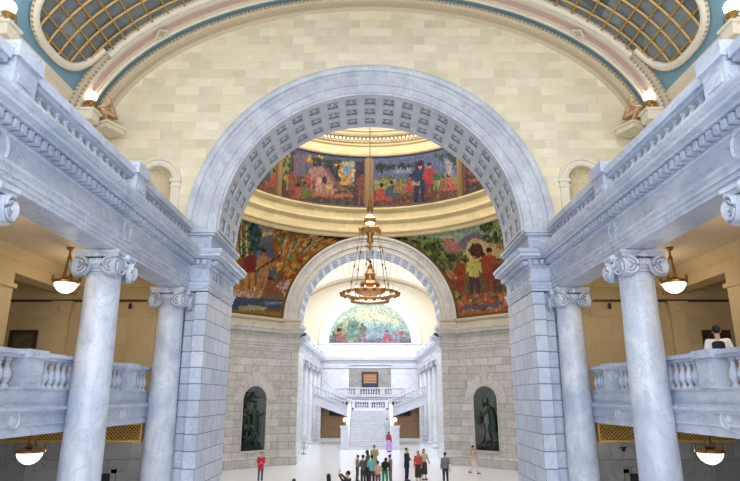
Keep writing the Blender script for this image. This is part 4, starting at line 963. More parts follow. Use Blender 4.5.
ART_PINES = [('p',(120,66,58),[(-4.9,28.27),(20.08,20.03),(19.73,9.85),(-4.45,12.46)]),('p',(98,108,152),[(0.17,23.3),(6.78,22.94),(10.78,20.63),(10.64,19.04),(0.36,21.02)]),('p',(140,140,175),[(1.53,22.31),(3.29,22.24),(3.27,21.53),(1.72,21.68)]),('p',(150,155,90),[(0.36,21.22),(3.66,20.97),(7.1,20.67),(7.05,19.53),(0.36,20.3)]),('f',[(120,135,60),(175,170,80),(90,110,60)],[(0.75,21.42),(3.86,21.14),(6.69,20.97),(6.63,19.63),(0.94,20.29)],120,0.16),('f',[(40,65,60),(30,50,60),(60,85,70)],[(0.4,22.57),(1.72,22.4),(3.39,22.33),(3.58,22.0),(1.53,22.0),(0.65,21.83)],90,0.16),('f',[(50,80,70),(90,110,80)],[(5.1,22.75),(7.18,22.32),(7.13,21.25),(6.72,21.56),(5.9,22.06)],60,0.16),('p',(160,150,155),[(6.01,22.23),(6.63,21.88),(6.88,20.54),(6.26,20.68)]),('p',(60,45,70),[(3.59,22.51),(4.33,22.45),(4.27,20.28),(3.54,20.38)]),('s',(190,195,190),[(6.31,21.86),(6.53,21.21),(6.3,20.68)],0.12),('f',[(130,75,55),(95,60,50),(160,90,60),(110,100,60)],[(0.36,20.3),(7.06,19.72),(6.97,17.84),(0.36,18.6)],260,0.16),('p',(200,75,50),[(0.6,20.42),(1.2,20.43),(1.4,19.97),(1.73,19.67),(1.67,19.39),(0.33,19.44),(0.47,20.0)]),('p',(200,90,60),[(1.11,20.63),(1.08,20.51),(0.99,20.44),(0.88,20.44),(0.8,20.52),(0.76,20.65),(0.8,20.77),(0.88,20.85),(0.99,20.84),(1.08,20.76)]),('p',(50,30,25),[(1.09,20.73),(1.05,20.66),(0.96,20.62),(0.84,20.62),(0.75,20.67),(0.71,20.75),(0.75,20.82),(0.84,20.87),(0.96,20.86),(1.05,20.81)]),('s',(200,90,60),[(1.14,20.26),(1.6,19.93)],0.09),('p',(70,90,110),[(1.39,20.63),(1.96,20.62),(2.14,20.18),(2.45,19.9),(2.38,19.64),(1.14,19.72),(1.27,20.24)]),('p',(190,90,60),[(1.87,20.81),(1.84,20.69),(1.76,20.63),(1.66,20.63),(1.58,20.71),(1.55,20.83),(1.58,20.95),(1.66,21.01),(1.76,21.01),(1.84,20.93)]),('p',(50,30,25),[(1.85,20.9),(1.81,20.84),(1.72,20.8),(1.62,20.81),(1.53,20.85),(1.5,20.93),(1.53,20.99),(1.62,21.03),(1.73,21.03),(1.81,20.98)]),('s',(190,90,60),[(1.89,20.46),(2.33,20.14)],0.09),('p',(150,120,60),[(2.02,20.77),(2.5,20.75),(2.65,20.38),(2.92,20.13),(2.86,19.92),(1.8,20.01),(1.91,20.44)]),('p',(180,110,80),[(2.43,20.91),(2.4,20.82),(2.33,20.76),(2.24,20.77),(2.18,20.84),(2.15,20.94),(2.18,21.03),(2.25,21.09),(2.33,21.08),(2.4,21.02)]),('p',(50,30,25),[(2.41,20.99),(2.38,20.94),(2.3,20.91),(2.21,20.92),(2.14,20.96),(2.11,21.02),(2.14,21.08),(2.21,21.11),(2.31,21.1),(2.38,21.06)]),('s',(180,110,80),[(2.44,20.62),(2.81,20.34)],0.09),('p',(190,70,60),[(3.02,21.03),(3.64,20.98),(3.83,20.5),(4.17,20.17),(4.09,19.9),(2.73,20.07),(2.88,20.62)]),('p',(200,110,90),[(3.54,21.19),(3.51,21.07),(3.42,21.01),(3.31,21.02),(3.22,21.11),(3.19,21.24),(3.22,21.36),(3.31,21.42),(3.42,21.41),(3.51,21.32)]),('p',(50,30,25),[(3.52,21.29),(3.48,21.22),(3.38,21.19),(3.26,21.21),(3.17,21.26),(3.13,21.34),(3.17,21.41),(3.27,21.45),(3.39,21.43),(3.48,21.37)]),('s',(200,110,90),[(3.56,20.82),(4.04,20.44)],0.09),('p',(35,50,85),[(3.54,20.68),(4.43,20.55),(4.44,18.97),(4.08,19.02),(3.97,20.3),(3.78,19.06),(3.45,19.09)]),('p',(40,60,95),[(3.73,21.79),(4.29,21.7),(4.64,21.41),(4.71,20.57),(4.43,20.87),(4.42,20.36),(3.54,20.49),(3.55,21.0),(3.27,20.72),(3.37,21.61)]),('p',(210,150,130),[(4.19,21.96),(4.15,21.82),(4.06,21.75),(3.96,21.77),(3.87,21.87),(3.84,22.02),(3.88,22.16),(3.97,22.23),(4.07,22.21),(4.16,22.11)]),('p',(50,30,25),[(4.21,22.11),(4.17,22.04),(4.07,22.0),(3.96,22.02),(3.86,22.09),(3.83,22.17),(3.87,22.24),(3.96,22.27),(4.08,22.25),(4.17,22.19)]),('p',(130,60,50),[(4.4,20.66),(5.08,20.54),(5.07,19.06),(4.8,19.11),(4.73,20.3),(4.57,19.14),(4.31,19.18)]),('p',(200,55,60),[(4.55,21.69),(4.98,21.61),(5.26,21.34),(5.29,20.55),(5.09,20.83),(5.07,20.36),(4.39,20.48),(4.4,20.96),(4.18,20.69),(4.27,21.52)]),('p',(205,130,100),[(4.94,21.84),(4.9,21.71),(4.82,21.65),(4.72,21.67),(4.64,21.76),(4.61,21.9),(4.64,22.03),(4.73,22.1),(4.83,22.08),(4.91,21.98)]),('p',(50,30,25),[(4.96,21.97),(4.92,21.91),(4.83,21.88),(4.72,21.9),(4.63,21.97),(4.6,22.04),(4.63,22.11),(4.72,22.13),(4.84,22.11),(4.93,22.05)]),('p',(225,90,80),[(6.05,20.48),(6.6,20.37),(6.77,19.96),(7.07,19.66),(7.0,19.44),(5.77,19.71),(5.91,20.15)]),('p',(220,110,90),[(6.52,20.56),(6.49,20.46),(6.41,20.42),(6.31,20.44),(6.23,20.52),(6.2,20.63),(6.24,20.73),(6.32,20.77),(6.42,20.75),(6.5,20.67)]),('p',(50,30,25),[(6.5,20.64),(6.47,20.59),(6.38,20.57),(6.27,20.6),(6.19,20.66),(6.16,20.72),(6.19,20.78),(6.28,20.8),(6.39,20.77),(6.47,20.71)]),('s',(220,110,90),[(6.54,20.25),(6.96,19.89)],0.09),('p',(150,100,70),[(5.69,20.51),(6.15,20.44),(6.29,20.09),(6.54,19.84),(6.48,19.66),(5.47,19.87),(5.58,20.24)]),('p',(190,120,90),[(6.08,20.59),(6.05,20.51),(5.99,20.47),(5.9,20.49),(5.84,20.55),(5.82,20.65),(5.85,20.73),(5.92,20.77),(6.0,20.75),(6.06,20.68)]),('p',(50,30,25),[(6.07,20.66),(6.04,20.61),(5.96,20.6),(5.88,20.62),(5.81,20.67),(5.78,20.72),(5.81,20.77),(5.88,20.79),(5.97,20.77),(6.04,20.72)]),('s',(190,120,90),[(6.09,20.33),(6.44,20.04)],0.09),('p',(195,150,120),[(3.16,20.83),(4.04,20.75),(3.94,20.37),(3.35,20.5)]),('p',(70,110,85),[(5.05,21.14),(5.66,21.02),(5.64,20.52),(5.04,20.64)]),('p',(170,60,50),[(8.02,19.85),(8.47,19.72),(8.44,18.79),(8.26,18.84),(8.23,19.6),(8.11,18.88),(7.94,18.93)]),('p',(195,60,55),[(8.14,20.48),(8.42,20.4),(8.6,20.21),(8.61,19.72),(8.48,19.91),(8.46,19.61),(8.01,19.74),(8.03,20.04),(7.88,19.89),(7.95,20.41)]),('p',(200,100,70),[(8.41,20.55),(8.38,20.47),(8.32,20.44),(8.24,20.46),(8.19,20.53),(8.17,20.62),(8.2,20.7),(8.26,20.73),(8.33,20.71),(8.39,20.64)]),('p',(50,30,25),[(8.43,20.63),(8.4,20.59),(8.33,20.59),(8.25,20.61),(8.19,20.66),(8.16,20.71),(8.19,20.74),(8.26,20.75),(8.34,20.73),(8.4,20.68)]),('p',(90,80,60),[(8.82,19.9),(9.24,19.77),(9.21,18.95),(9.04,19.0),(9.02,19.67),(8.9,19.04),(8.75,19.08)]),('p',(150,90,60),[(8.94,20.46),(9.2,20.38),(9.37,20.2),(9.38,19.76),(9.25,19.94),(9.24,19.68),(8.82,19.8),(8.83,20.07),(8.69,19.94),(8.76,20.4)]),('p',(190,110,80),[(9.19,20.51),(9.16,20.44),(9.1,20.41),(9.04,20.44),(8.98,20.5),(8.97,20.58),(8.99,20.65),(9.05,20.67),(9.12,20.65),(9.17,20.59)]),('p',(50,30,25),[(9.2,20.58),(9.18,20.55),(9.12,20.54),(9.04,20.57),(8.98,20.61),(8.96,20.66),(8.99,20.69),(9.05,20.69),(9.12,20.67),(9.18,20.63)]),('f',[(150,150,70),(190,170,80),(90,100,60)],[(7.68,21.49),(8.86,20.74),(9.67,18.99),(7.72,20.13)],70,0.16)]
ART_PLAIN = [('p',(196,214,200),[(-18.65,31.3),(20.62,31.3),(18.65,3.04),(-16.86,3.04)]),('p',(165,205,200),[(-6.74,12.75),(-4.0,13.82),(5.84,13.36),(5.75,8.84),(-6.65,8.84)]),('p',(215,218,185),[(-2.78,14.9),(-0.31,15.52),(2.78,14.9),(4.0,13.66),(-0.3,13.97)]),('p',(135,180,185),[(-5.5,11.99),(-1.22,12.29),(5.82,12.29),(5.78,10.33),(-5.47,10.33)]),('p',(150,175,190),[(-1.22,12.75),(1.54,13.36),(5.21,12.29),(5.2,11.83),(-1.22,11.83)]),('p',(125,150,125),[(-5.18,11.23),(-4.3,13.05),(-3.39,13.97),(-1.54,14.13),(-1.07,11.83),(-2.13,10.93)]),('p',(175,185,150),[(-1.13,13.3),(-1.35,12.58),(-1.93,12.14),(-2.65,12.14),(-3.24,12.58),(-3.47,13.3),(-3.25,14.02),(-2.67,14.47),(-1.95,14.47),(-1.36,14.02)]),('p',(110,145,140),[(-1.35,13.05),(-1.5,12.51),(-1.89,12.18),(-2.39,12.18),(-2.79,12.51),(-2.94,13.05),(-2.8,13.59),(-2.4,13.93),(-1.91,13.93),(-1.5,13.59)]),('p',(190,190,150),[(-3.15,12.29),(-3.27,11.83),(-3.61,11.54),(-4.02,11.54),(-4.36,11.83),(-4.5,12.29),(-4.38,12.75),(-4.04,13.04),(-3.63,13.04),(-3.28,12.75)]),('p',(125,135,165),[(-5.49,11.47),(-2.14,11.68),(5.81,11.59),(5.78,10.33),(-5.47,10.33)]),('f',[(115,125,165),(150,155,180),(110,140,130),(165,140,140)],[(-5.19,11.59),(5.35,11.59),(5.33,10.72),(-5.17,10.72)],160,0.28),('p',(135,115,120),[(-1.15,12.47),(-0.56,12.47),(-0.52,11.29),(-0.76,11.29),(-0.85,12.23),(-0.96,11.29),(-1.19,11.29)]),('p',(125,120,120),[(-1.04,13.31),(-0.67,13.31),(-0.43,13.14),(-0.37,12.52),(-0.56,12.71),(-0.56,12.33),(-1.15,12.33),(-1.15,12.71),(-1.34,12.47),(-1.29,13.14)]),('p',(165,125,115),[(-0.73,13.48),(-0.75,13.38),(-0.82,13.31),(-0.9,13.31),(-0.96,13.38),(-0.99,13.48),(-0.97,13.59),(-0.9,13.66),(-0.82,13.66),(-0.75,13.59)]),('p',(50,30,25),[(-0.71,13.59),(-0.74,13.54),(-0.81,13.5),(-0.9,13.5),(-0.97,13.54),(-1.0,13.59),(-0.97,13.65),(-0.9,13.68),(-0.81,13.68),(-0.74,13.65)]),('p',(165,105,105),[(-4.28,12.35),(-3.46,12.39),(-3.18,11.8),(-2.71,11.44),(-2.8,11.08),(-4.63,11.08),(-4.46,11.8)]),('p',(170,120,110),[(-3.59,12.64),(-3.63,12.48),(-3.75,12.38),(-3.9,12.38),(-4.02,12.48),(-4.07,12.64),(-4.03,12.8),(-3.91,12.9),(-3.76,12.9),(-3.64,12.8)]),('p',(50,30,25),[(-3.63,12.77),(-3.68,12.67),(-3.8,12.61),(-3.96,12.61),(-4.09,12.67),(-4.14,12.77),(-4.1,12.87),(-3.97,12.93),(-3.81,12.93),(-3.68,12.87)]),('s',(170,120,110),[(-3.55,12.17),(-2.9,11.77)],0.09),('p',(190,115,140),[(1.78,12.31),(2.44,12.34),(2.66,11.87),(3.02,11.58),(2.94,11.29),(1.48,11.29),(1.63,11.87)]),('p',(190,140,140),[(2.34,12.54),(2.3,12.41),(2.21,12.33),(2.09,12.33),(1.99,12.41),(1.96,12.54),(1.99,12.67),(2.09,12.75),(2.21,12.75),(2.3,12.67)]),('p',(50,30,25),[(2.31,12.64),(2.27,12.57),(2.17,12.52),(2.04,12.52),(1.94,12.57),(1.9,12.64),(1.94,12.72),(2.04,12.77),(2.17,12.77),(2.27,12.72)]),('s',(190,140,140),[(2.37,12.16),(2.88,11.84)],0.09),('p',(150,130,150),[(3.14,12.02),(3.48,12.02),(3.49,11.44),(3.35,11.44),(3.31,11.9),(3.24,11.44),(3.11,11.44)]),('p',(165,140,165),[(3.21,12.42),(3.42,12.42),(3.55,12.34),(3.58,12.04),(3.48,12.13),(3.48,11.95),(3.14,11.95),(3.14,12.13),(3.03,12.02),(3.07,12.34)]),('p',(180,140,140),[(3.38,12.51),(3.36,12.46),(3.33,12.42),(3.29,12.42),(3.26,12.46),(3.25,12.51),(3.26,12.56),(3.29,12.59),(3.33,12.59),(3.36,12.56)]),('p',(50,30,25),[(3.38,12.56),(3.37,12.53),(3.33,12.52),(3.29,12.52),(3.26,12.53),(3.24,12.56),(3.26,12.59),(3.29,12.6),(3.34,12.6),(3.37,12.59)]),('p',(150,120,140),[(3.78,12.23),(4.19,12.23),(4.2,11.47),(4.04,11.47),(3.98,12.08),(3.89,11.47),(3.74,11.47)]),('p',(165,110,120),[(3.86,12.76),(4.12,12.76),(4.29,12.65),(4.32,12.26),(4.19,12.38),(4.19,12.14),(3.77,12.14),(3.78,12.38),(3.65,12.23),(3.69,12.65)]),('p',(180,140,140),[(4.08,12.88),(4.06,12.81),(4.02,12.77),(3.96,12.77),(3.92,12.81),(3.91,12.88),(3.92,12.94),(3.97,12.98),(4.02,12.98),(4.06,12.94)]),('p',(50,30,25),[(4.09,12.94),(4.07,12.91),(4.02,12.89),(3.96,12.89),(3.92,12.91),(3.9,12.94),(3.92,12.98),(3.97,13.0),(4.02,13.0),(4.07,12.98)]),('p',(140,120,140),[(4.41,12.08),(4.77,12.08),(4.79,11.41),(4.64,11.41),(4.59,11.94),(4.51,11.41),(4.38,11.41)]),('p',(130,130,150),[(4.49,12.55),(4.71,12.55),(4.86,12.45),(4.89,12.1),(4.78,12.21),(4.77,12.0),(4.41,12.0),(4.41,12.21),(4.3,12.08),(4.34,12.45)]),('p',(180,140,140),[(4.68,12.65),(4.66,12.59),(4.62,12.55),(4.58,12.55),(4.54,12.59),(4.53,12.65),(4.54,12.7),(4.58,12.74),(4.63,12.74),(4.66,12.7)]),('p',(50,30,25),[(4.68,12.71),(4.67,12.67),(4.63,12.65),(4.58,12.65),(4.54,12.67),(4.52,12.71),(4.54,12.74),(4.58,12.76),(4.63,12.76),(4.67,12.74)]),('p',(110,120,130),[(-4.77,11.88),(-4.16,11.91),(-3.94,11.47),(-3.6,11.2),(-3.66,10.93),(-5.03,10.93),(-4.9,11.47)]),('p',(160,120,110),[(-4.25,12.1),(-4.29,11.98),(-4.38,11.9),(-4.49,11.9),(-4.58,11.98),(-4.61,12.1),(-4.58,12.22),(-4.49,12.29),(-4.38,12.29),(-4.29,12.22)]),('p',(50,30,25),[(-4.28,12.19),(-4.32,12.12),(-4.42,12.08),(-4.53,12.08),(-4.63,12.12),(-4.67,12.19),(-4.63,12.27),(-4.54,12.31),(-4.42,12.31),(-4.32,12.27)]),('s',(160,120,110),[(-4.22,11.74),(-3.74,11.44)],0.09)]
# ------------------------------------------------------------------ mural painter (colours per vertex of a real surface)
def lin(c): return [((v/255)/12.92 if v/255 <= .04045 else ((v/255+.055)/1.055)**2.4) for v in c[:3]]
def poly_mask(U, V, pts):
    ins = np.zeros(U.shape, bool); n = len(pts)
    for i in range(n):
        x0, y0 = pts[i]; x1, y1 = pts[(i+1) % n]
        if y0 == y1: continue
        c = ((y0 > V) != (y1 > V)) & (U < (x1-x0)*(V-y0)/(y1-y0)+x0)
        ins ^= c
    return ins
def paint(U, V, shapes, seed=1, grain=.10):
    rg = np.random.RandomState(seed)
    C = np.zeros(U.shape+(3,)); 
    for s in shapes:
        if s[0] == 'p':
            C[poly_mask(U, V, s[2])] = s[1]
        elif s[0] == 's':
            P = s[2]
            for (x0,y0),(x1,y1) in zip(P, P[1:]):
                dx, dy = x1-x0, y1-y0; l2 = dx*dx+dy*dy+1e-9
                t = np.clip(((U-x0)*dx+(V-y0)*dy)/l2, 0, 1)
                C[np.hypot(U-x0-t*dx, V-y0-t*dy) < s[3]*.5] = s[1]
        elif s[0] == 'f':
            xs = [p[0] for p in s[2]]; ys = [p[1] for p in s[2]]
            x0, x1, y0, y1 = min(xs), max(xs), min(ys), max(ys)
            for k in range(s[3]):
                for tr in range(12):
                    cx, cy = rg.uniform(x0, x1), rg.uniform(y0, y1)
                    if poly_mask(np.array([cx]), np.array([cy]), s[2])[0]: break
                else: continue
                a = rg.uniform(0, PI); rx = s[4]*rg.uniform(.5, 1.2); ry = rx*rg.uniform(.35, .7)
                c = np.array(s[1][rg.randint(len(s[1]))])*rg.uniform(.85, 1.12)
                du, dv = U-cx, V-cy
                e = ((du*math.cos(a)+dv*math.sin(a))/rx)**2 + ((dv*math.cos(a)-du*math.sin(a))/ry)**2
                C[e < 1] = c
    # loose brushwork: small dabs that drag neighbouring colours about
    R_, C_ = U.shape
    for k in range(int(U.size/9)):
        i, j = rg.randint(2, R_-3), rg.randint(3, C_-4)
        a, w = rg.randint(1, 3), rg.randint(1, 4)
        if rg.rand() < .5: a, w = w, a
        c = C[i, j]*(1+rg.uniform(-.16, .16)) + rg.uniform(-7, 7, 3)
        C[max(0,i-a):i+a, max(0,j-w):j+w] = C[max(0,i-a):i+a, max(0,j-w):j+w]*.25 + c*.75
    n = rg.normal(0, 1, U.shape); n = (n + np.roll(n, 1, 0) + np.roll(n, 1, 1) + np.roll(n, (1,1), (0,1)))/2
    C = C*(1+grain*n[..., None]*.6)
    return np.clip(C, 0, 255)
def mural(name, label, U, V, XYZ, shapes, seed=1, border=None, parent_group=None, tint=1.0, sat=1.0):
    """U, V, XYZ: arrays (rows, cols) of canvas coordinates and world points"""
    R, Cc = U.shape
    col = paint(U, V, shapes, seed)
    if border is not None: col[border] = (128, 88, 32)
    if sat != 1: g = col.mean(axis=2, keepdims=True); col = np.clip(g+(col-g)*sat, 0, 255)
    col = np.clip(col*tint, 0, 255)
    me = bpy.data.meshes.new(name)
    idx = np.arange(R*Cc).reshape(R, Cc)
    f = np.stack([idx[:-1,:-1], idx[:-1,1:], idx[1:,1:], idx[1:,:-1]], -1).reshape(-1, 4)
    me.from_pydata(XYZ.reshape(-1, 3).tolist(), [], f.tolist())
    a = me.color_attributes.new('Col', 'FLOAT_COLOR', 'POINT')
    s = col.reshape(-1, 3)/255; s = np.where(s <= .04045, s/12.92, ((s+.055)/1.055)**2.4)
    a.data.foreach_set('color', np.concatenate([s, np.ones((len(s), 1))], 1).ravel().astype(np.float32))
    me.materials.append(M['mural']); me.polygons.foreach_set('use_smooth', [True]*len(me.polygons))
    o = bpy.data.objects.new(name, me); COL.objects.link(o)
    tag(o, label, 'mural', parent_group)
    return o

# pendentive murals (sphere of radius 12.41 about the rotunda axis)
RS = math.hypot(HX, R2)
def pendentive(sx, sy, shapes, label, seed, rows=190, cols=330):
    z = np.linspace(ZS+.06, ZS+R2-.02, rows)[:, None]
    r = np.sqrt(RS**2-(z-ZS)**2)
    # keep clear of the archivolts
    amin = np.arccos(np.clip((HX-.02)/r, -1, 1))
    t = np.linspace(0, 1, cols)[None, :]
    az = amin + (PI/2-2*amin)*t
    Z = np.broadcast_to(z, az.shape)
    XYZ = np.stack([sx*r*np.sin(az), CY+sy*r*np.cos(az), Z], -1)
    U = az*11; V = Z
    # gilded border along the edges
    d = np.minimum(np.minimum(np.abs(az-amin), np.abs(PI/2-amin-az))*r, np.minimum(Z-ZS-.06, 9))
    dtop = (ZS+R2-Z)
    bd = (d < .22) | (dtop < .12)
    if shapes is None:
        b = MB(); 
        vs = XYZ[::12, ::15].reshape(-1, 3).tolist(); R, C_ = XYZ[::12, ::15].shape[:2]
        b.add(vs, [(i*C_+j, i*C_+j+1, (i+1)*C_+j+1, (i+1)*C_+j) for i in range(R-1) for j in range(C_-1)])
        return struct('wall_pendentive', b, M['goldpaint'], smooth=True)
    return mural('wall_mural', label, U, V, XYZ, shapes, seed, bd, tint=.84, sat=.85)
pendentive(-1, 1, ART_BIRCHES, 'curved mural of trappers with rifle among orange autumn birches, left of the far arch', 3)
pendentive(1, 1, ART_WAGON, 'curved corner mural of a covered wagon and travellers on foot, right of the far arch', 5)
pendentive(-1, -1, None, '', 0); pendentive(1, -1, None, '', 0)

# drum murals between gilded pilasters
RM = 10.06
def drum(a0, a1, shapes, label, seed, cols=300, rows=110):
    u = np.linspace(a0, a1, cols)[None, :]; z = np.linspace(18.78, 23.05, rows)[:, None]
    U = np.broadcast_to(u, (rows, cols)); V = np.broadcast_to(z, (rows, cols))
    XYZ = np.stack([RM*np.sin(U/RM), CY+RM*np.cos(U/RM), V], -1)
    return mural('wall_mural', label, U, V, XYZ, shapes, seed, None, 'scenes round the drum', tint=.74, sat=.8)
MIRR = lambda sh, k: [((s[0], s[1], [(k-p[0], p[1]) for p in s[2]]) + tuple(s[3:])) for s in sh]
drum(-7.1, -.42, ART_TENT, 'drum mural of riders and horses before a large tan tent, left of the chandelier rod', 11)
drum(.28, 7.05, ART_PINES, 'drum mural of settlers and dark-dressed woman under pine branches, right of the chandelier rod', 12)
drum(-13.9, -7.75, MIRR(ART_PINES, -6.9), 'far-left drum mural of dark red standing figures, cut off by the near arch', 13, 240)
drum(7.6, 13.8, MIRR(ART_TENT, 6.9), 'far-right drum mural of red-shirted figures among leaves, cut off by the near arch', 14, 240)
for k in (-3.5, -2, -1, 0, 1, 2, 3.5):
    u = {-3.5:-14.2, -2:-14.2, -1:-7.42, 0:-.07, 1:7.32, 2:14.1, 3.5:14.1}[k]
    if k in (-3.5, 3.5): continue
    b = MB()
    for w, o in ((.24, .05), (.17, .10), (.08, .13)):
        a0, a1 = (u-w)/RM, (u+w)/RM
        vs = [((RM-q)*math.sin(a), CY+(RM-q)*math.cos(a), z) for a in (a0, a1) for q in (-.02, o) for z in (18.8, 23.0)]
        b.add(vs, [(0,1,3,2),(4,6,7,5),(0,4,5,1),(2,3,7,6),(0,2,6,4),(1,5,7,3)])
    struct('trim_21', b, M['goldpaint'])
b = MB(); b.lathe([(RM-.06,18.78),(RM-.10,18.86),(RM-.06,18.94)], 96, (0,CY,0)); struct('trim_22', b, M['darkwood'])

# ------------------------------------------------------------------ far staircase hall: end wall
YE = 73.0
b = MB(lambda x, d, z: (x, YE+d, z)); lunette_wall(None, EA, [], 0, b, zb=0)
struct('wall_far', b, M['creamlite'])
b = MB(); b.box(-6.6, 6.6, YE-.06, YE+.2, 9.4, 11.1); b.box(-6.7, 6.7, YE-.16, YE, 10.95, 11.1); b.box(-5.95, -2.6, YE-.1, YE, 4.4, 8.0); b.box(2.6, 5.95, YE-.1, YE, 4.4, 8.0)
b.box(-2.6, 2.6, YE-.1, YE, 7.9, 8.4)
for s in (-1, 1):
    b.box(s*2.6, s*3.0, YE-.22, YE, 4.4, 7.7)
    # lozenge panels
    c = [(s*4.4, 7.6), (s*5.5, 6.5), (s*4.4, 5.4), (s*3.3, 6.5)]
    for (x0,z0),(x1,z1) in zip(c, c[1:]+c[:1]): b.tube([(x0,YE-.1,z0),(x1,YE-.1,z1)], .05, 4)
struct('wall_far', b, M['white'])
b = MB(); b.box(-2.6, 2.6, YE-.04, YE-.005, 4.4, 7.9); struct('wall_recess', b, M['dimmarble'])
b = MB(); b.sweep([p for p in ENT if p[0] > -.5], [(-5.95, YE-.1), (5.95, YE-.1)], side=-1); dentils(b, [(-5.95, YE-.1), (5.95, YE-.1)], -1)
struct('trim_23', b, M['white'])
# tympanum mural and its archivolt
n1, n2 = 80, 150
TR, TZ = 5.2, 11.12
zz_ = np.linspace(TZ, TZ+TR, n1)[:, None]; hw = np.sqrt(np.maximum(TR**2-(zz_-TZ)**2, 0))*1.0
U = hw*np.linspace(-1, 1, n2)[None, :]; V = np.broadcast_to(zz_, U.shape)
XYZ = np.stack([U, np.full(U.shape, YE-.10), V], -1)
mural('wall_mural', 'half-round pale mural of covered wagon and figures by a lake on the far wall', U, V, XYZ, ART_PLAIN, 21, None, tint=.86, sat=.95)
b = MB(); b.arc([(5.18,YE),(5.18,YE-.16),(5.35,YE-.2),(5.40,YE-.12),(5.8,YE-.12),(5.85,YE-.2),(6.2,YE-.2),(6.3,YE-.28),(6.42,YE-.28),(6.42,YE)], 0, TZ, n=60)
b.box(-6.4, 6.4, YE-.2, YE, TZ-.12, TZ)
struct('trim_24', b, M['white'])
# framed dark sign with striped panel in the recess
e = thing('hanging_banner', 'tall dark-framed panel with orange stripes above dark blue, hung in the far marble recess', 'picture', (0, YE-.1, 4.95))
b = MB(); 
for x0,x1,z0,z1 in ((-1.02,-.84,0,2.65),(.84,1.02,0,2.65),(-.84,.84,2.47,2.65),(-.84,.84,0,.18)): b.box(x0,x1,-.1,.05,z0,z1)
b.build('frame', M['darkwood'], e)
b = MB(); b.box(-.84,.84,-.02,.05,.18,2.47)
sp_ = []
mats_ = [plain('poster_dark_blue',(.03,.04,.08)), plain('poster_orange',(.40,.15,.05)), plain('poster_tan',(.42,.29,.16)), plain('poster_pale',(.55,.57,.62))]
for i in range(6): b.box(-.8,.8,-.035,-.02,1.3+i*.19,1.3+i*.19+.17, 1 if i % 2 else 2)
for i in range(9): b.box(-.62+i*.14,-.55+i*.14,-.035,-.02,.45,.62+(i*5 % 3)*.08, 3)
b.build('picture_panel', mats_, e)

# gallery across the end: floor, fascia, balustrade, brown wooden screens below
b = MB(); b.box(-6.2, 6.2, 66.6, YE, 4.2, 4.62)
b.sweep([(0,3.98),(.0,4.1),(.05,4.12),(.05,4.3),(.1,4.34),(.12,4.5),(.2,4.56),(.2,4.64),(0,4.66)], [(-5.9,66.6),(5.9,66.6)], side=-1)
b.box(-6.2,6.2,66.6,66.9,3.98,4.3)
struct('floor', b, M['white'])
balustrade('gallery_balustrade', 'white balustrade across the end gallery above the far staircase', (-4.0, 66.5), (4.0, 66.5), 4.62, 1.0, BALW, M['white'], .27, (.3, 2.6, 5.4, 7.7), .5, None, .3)
for s in (-1, 1):
    side = 'left' if s < 0 else 'right'
    b = MB(); b.box(s*2.1, s*6.0, 68.2, 68.4, 0, 4.0)
    for i in range(5):
        x = s*(2.4+i*.72); b.box(x-.04, x+.04, 68.12, 68.2, 0, 4.0)
    b.box(s*2.1, s*6.0, 68.1, 68.2, 1.25, 1.35); b.box(s*2.1, s*6.0, 68.1, 68.2, 0, .2); b.box(s*2.1,s*6.0,68.1,68.2,3.0,3.1)
    struct('wall_screen', b, M['brownwood'])
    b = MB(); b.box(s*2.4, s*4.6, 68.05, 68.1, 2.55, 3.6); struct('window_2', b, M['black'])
    b = MB(); b.box(s*5.72, s*6.2, 67.2, 68.4, 0, 4.0); b.box(s*2.0, s*5.9, 66.9, 68.1, 0, .16); b.box(s*5.5, s*5.95, 66.7, 67.2, 0, 4.0); struct('wall_jamb', b, M['whiteblocks'])
# grand staircase
e = thing('staircase', 'broad white marble staircase rising to a landing in the far hall', 'staircase', (0, 55.6, 0))
NS, RI, TR_ = 19, .172, .335
b = MB()
b.box(-2.35, 2.35, -.35, .2, 0, .08)
for i in range(NS):
    y = i*TR_
    b.box(-1.95, 1.95, y, y+TR_+.4, 0 if i < 2 else RI*(i-1), RI*(i+1)-.03); b.box(-1.95, 1.95, y-.03, y+TR_+.1, RI*(i+1)-.035, RI*(i+1))
b.build('steps', marble('stair_marble', (.74,.76,.80), (.62,.65,.71), (.5,.53,.6), 1.2, .35), e)
LZ = NS*RI; LY = NS*TR_
b = MB(); b.box(-2.6, 2.6, LY, LY+2.3, LZ-.35, LZ); b.box(-2.3, 2.3, LY+.2, LY+.5, 0, LZ-.3); b.build('landing', M['white'], e); STAIR = e
def join_stair(o):
    o.parent = STAIR; o.location = Vector(o.location) - Vector(STAIR.location)
    for k in ('label', 'category', 'group'):
        if k in o: del o[k]
for s in (-1, 1):
    b = MB()
    vs = [(x, y, z) for x in (s*1.95, s*2.3) for y, z in ((.2,0),(.2,.85),(LY+.1,LZ+.75),(LY+.1,0))]
    b.add(vs, [(0,1,2,3),(4,5,6,7),(0,1,5,4),(1,2,6,5),(2,3,7,6),(0,3,7,4)])
    b.build('side_wall', M['white'], e)
    b = MB(); b.box(s*1.9, s*2.75, -.45, .4, 0, .35); b.box(s*1.97, s*2.68, -.38, .33, .35, 1.9); b.box(s*1.9, s*2.75, -.45, .4, 1.9, 2.05)
    b.build('newel', M['white'], e)
join_stair(balustrade('landing_balustrade', 'short white balustrade at the back of the stair landing', (-1.75, 55.6+LY+2.15), (1.75, 55.6+LY+2.15), LZ, .95, BALW, M['white'], .25, (.0, 1.75, 3.5), .35, None, .28))
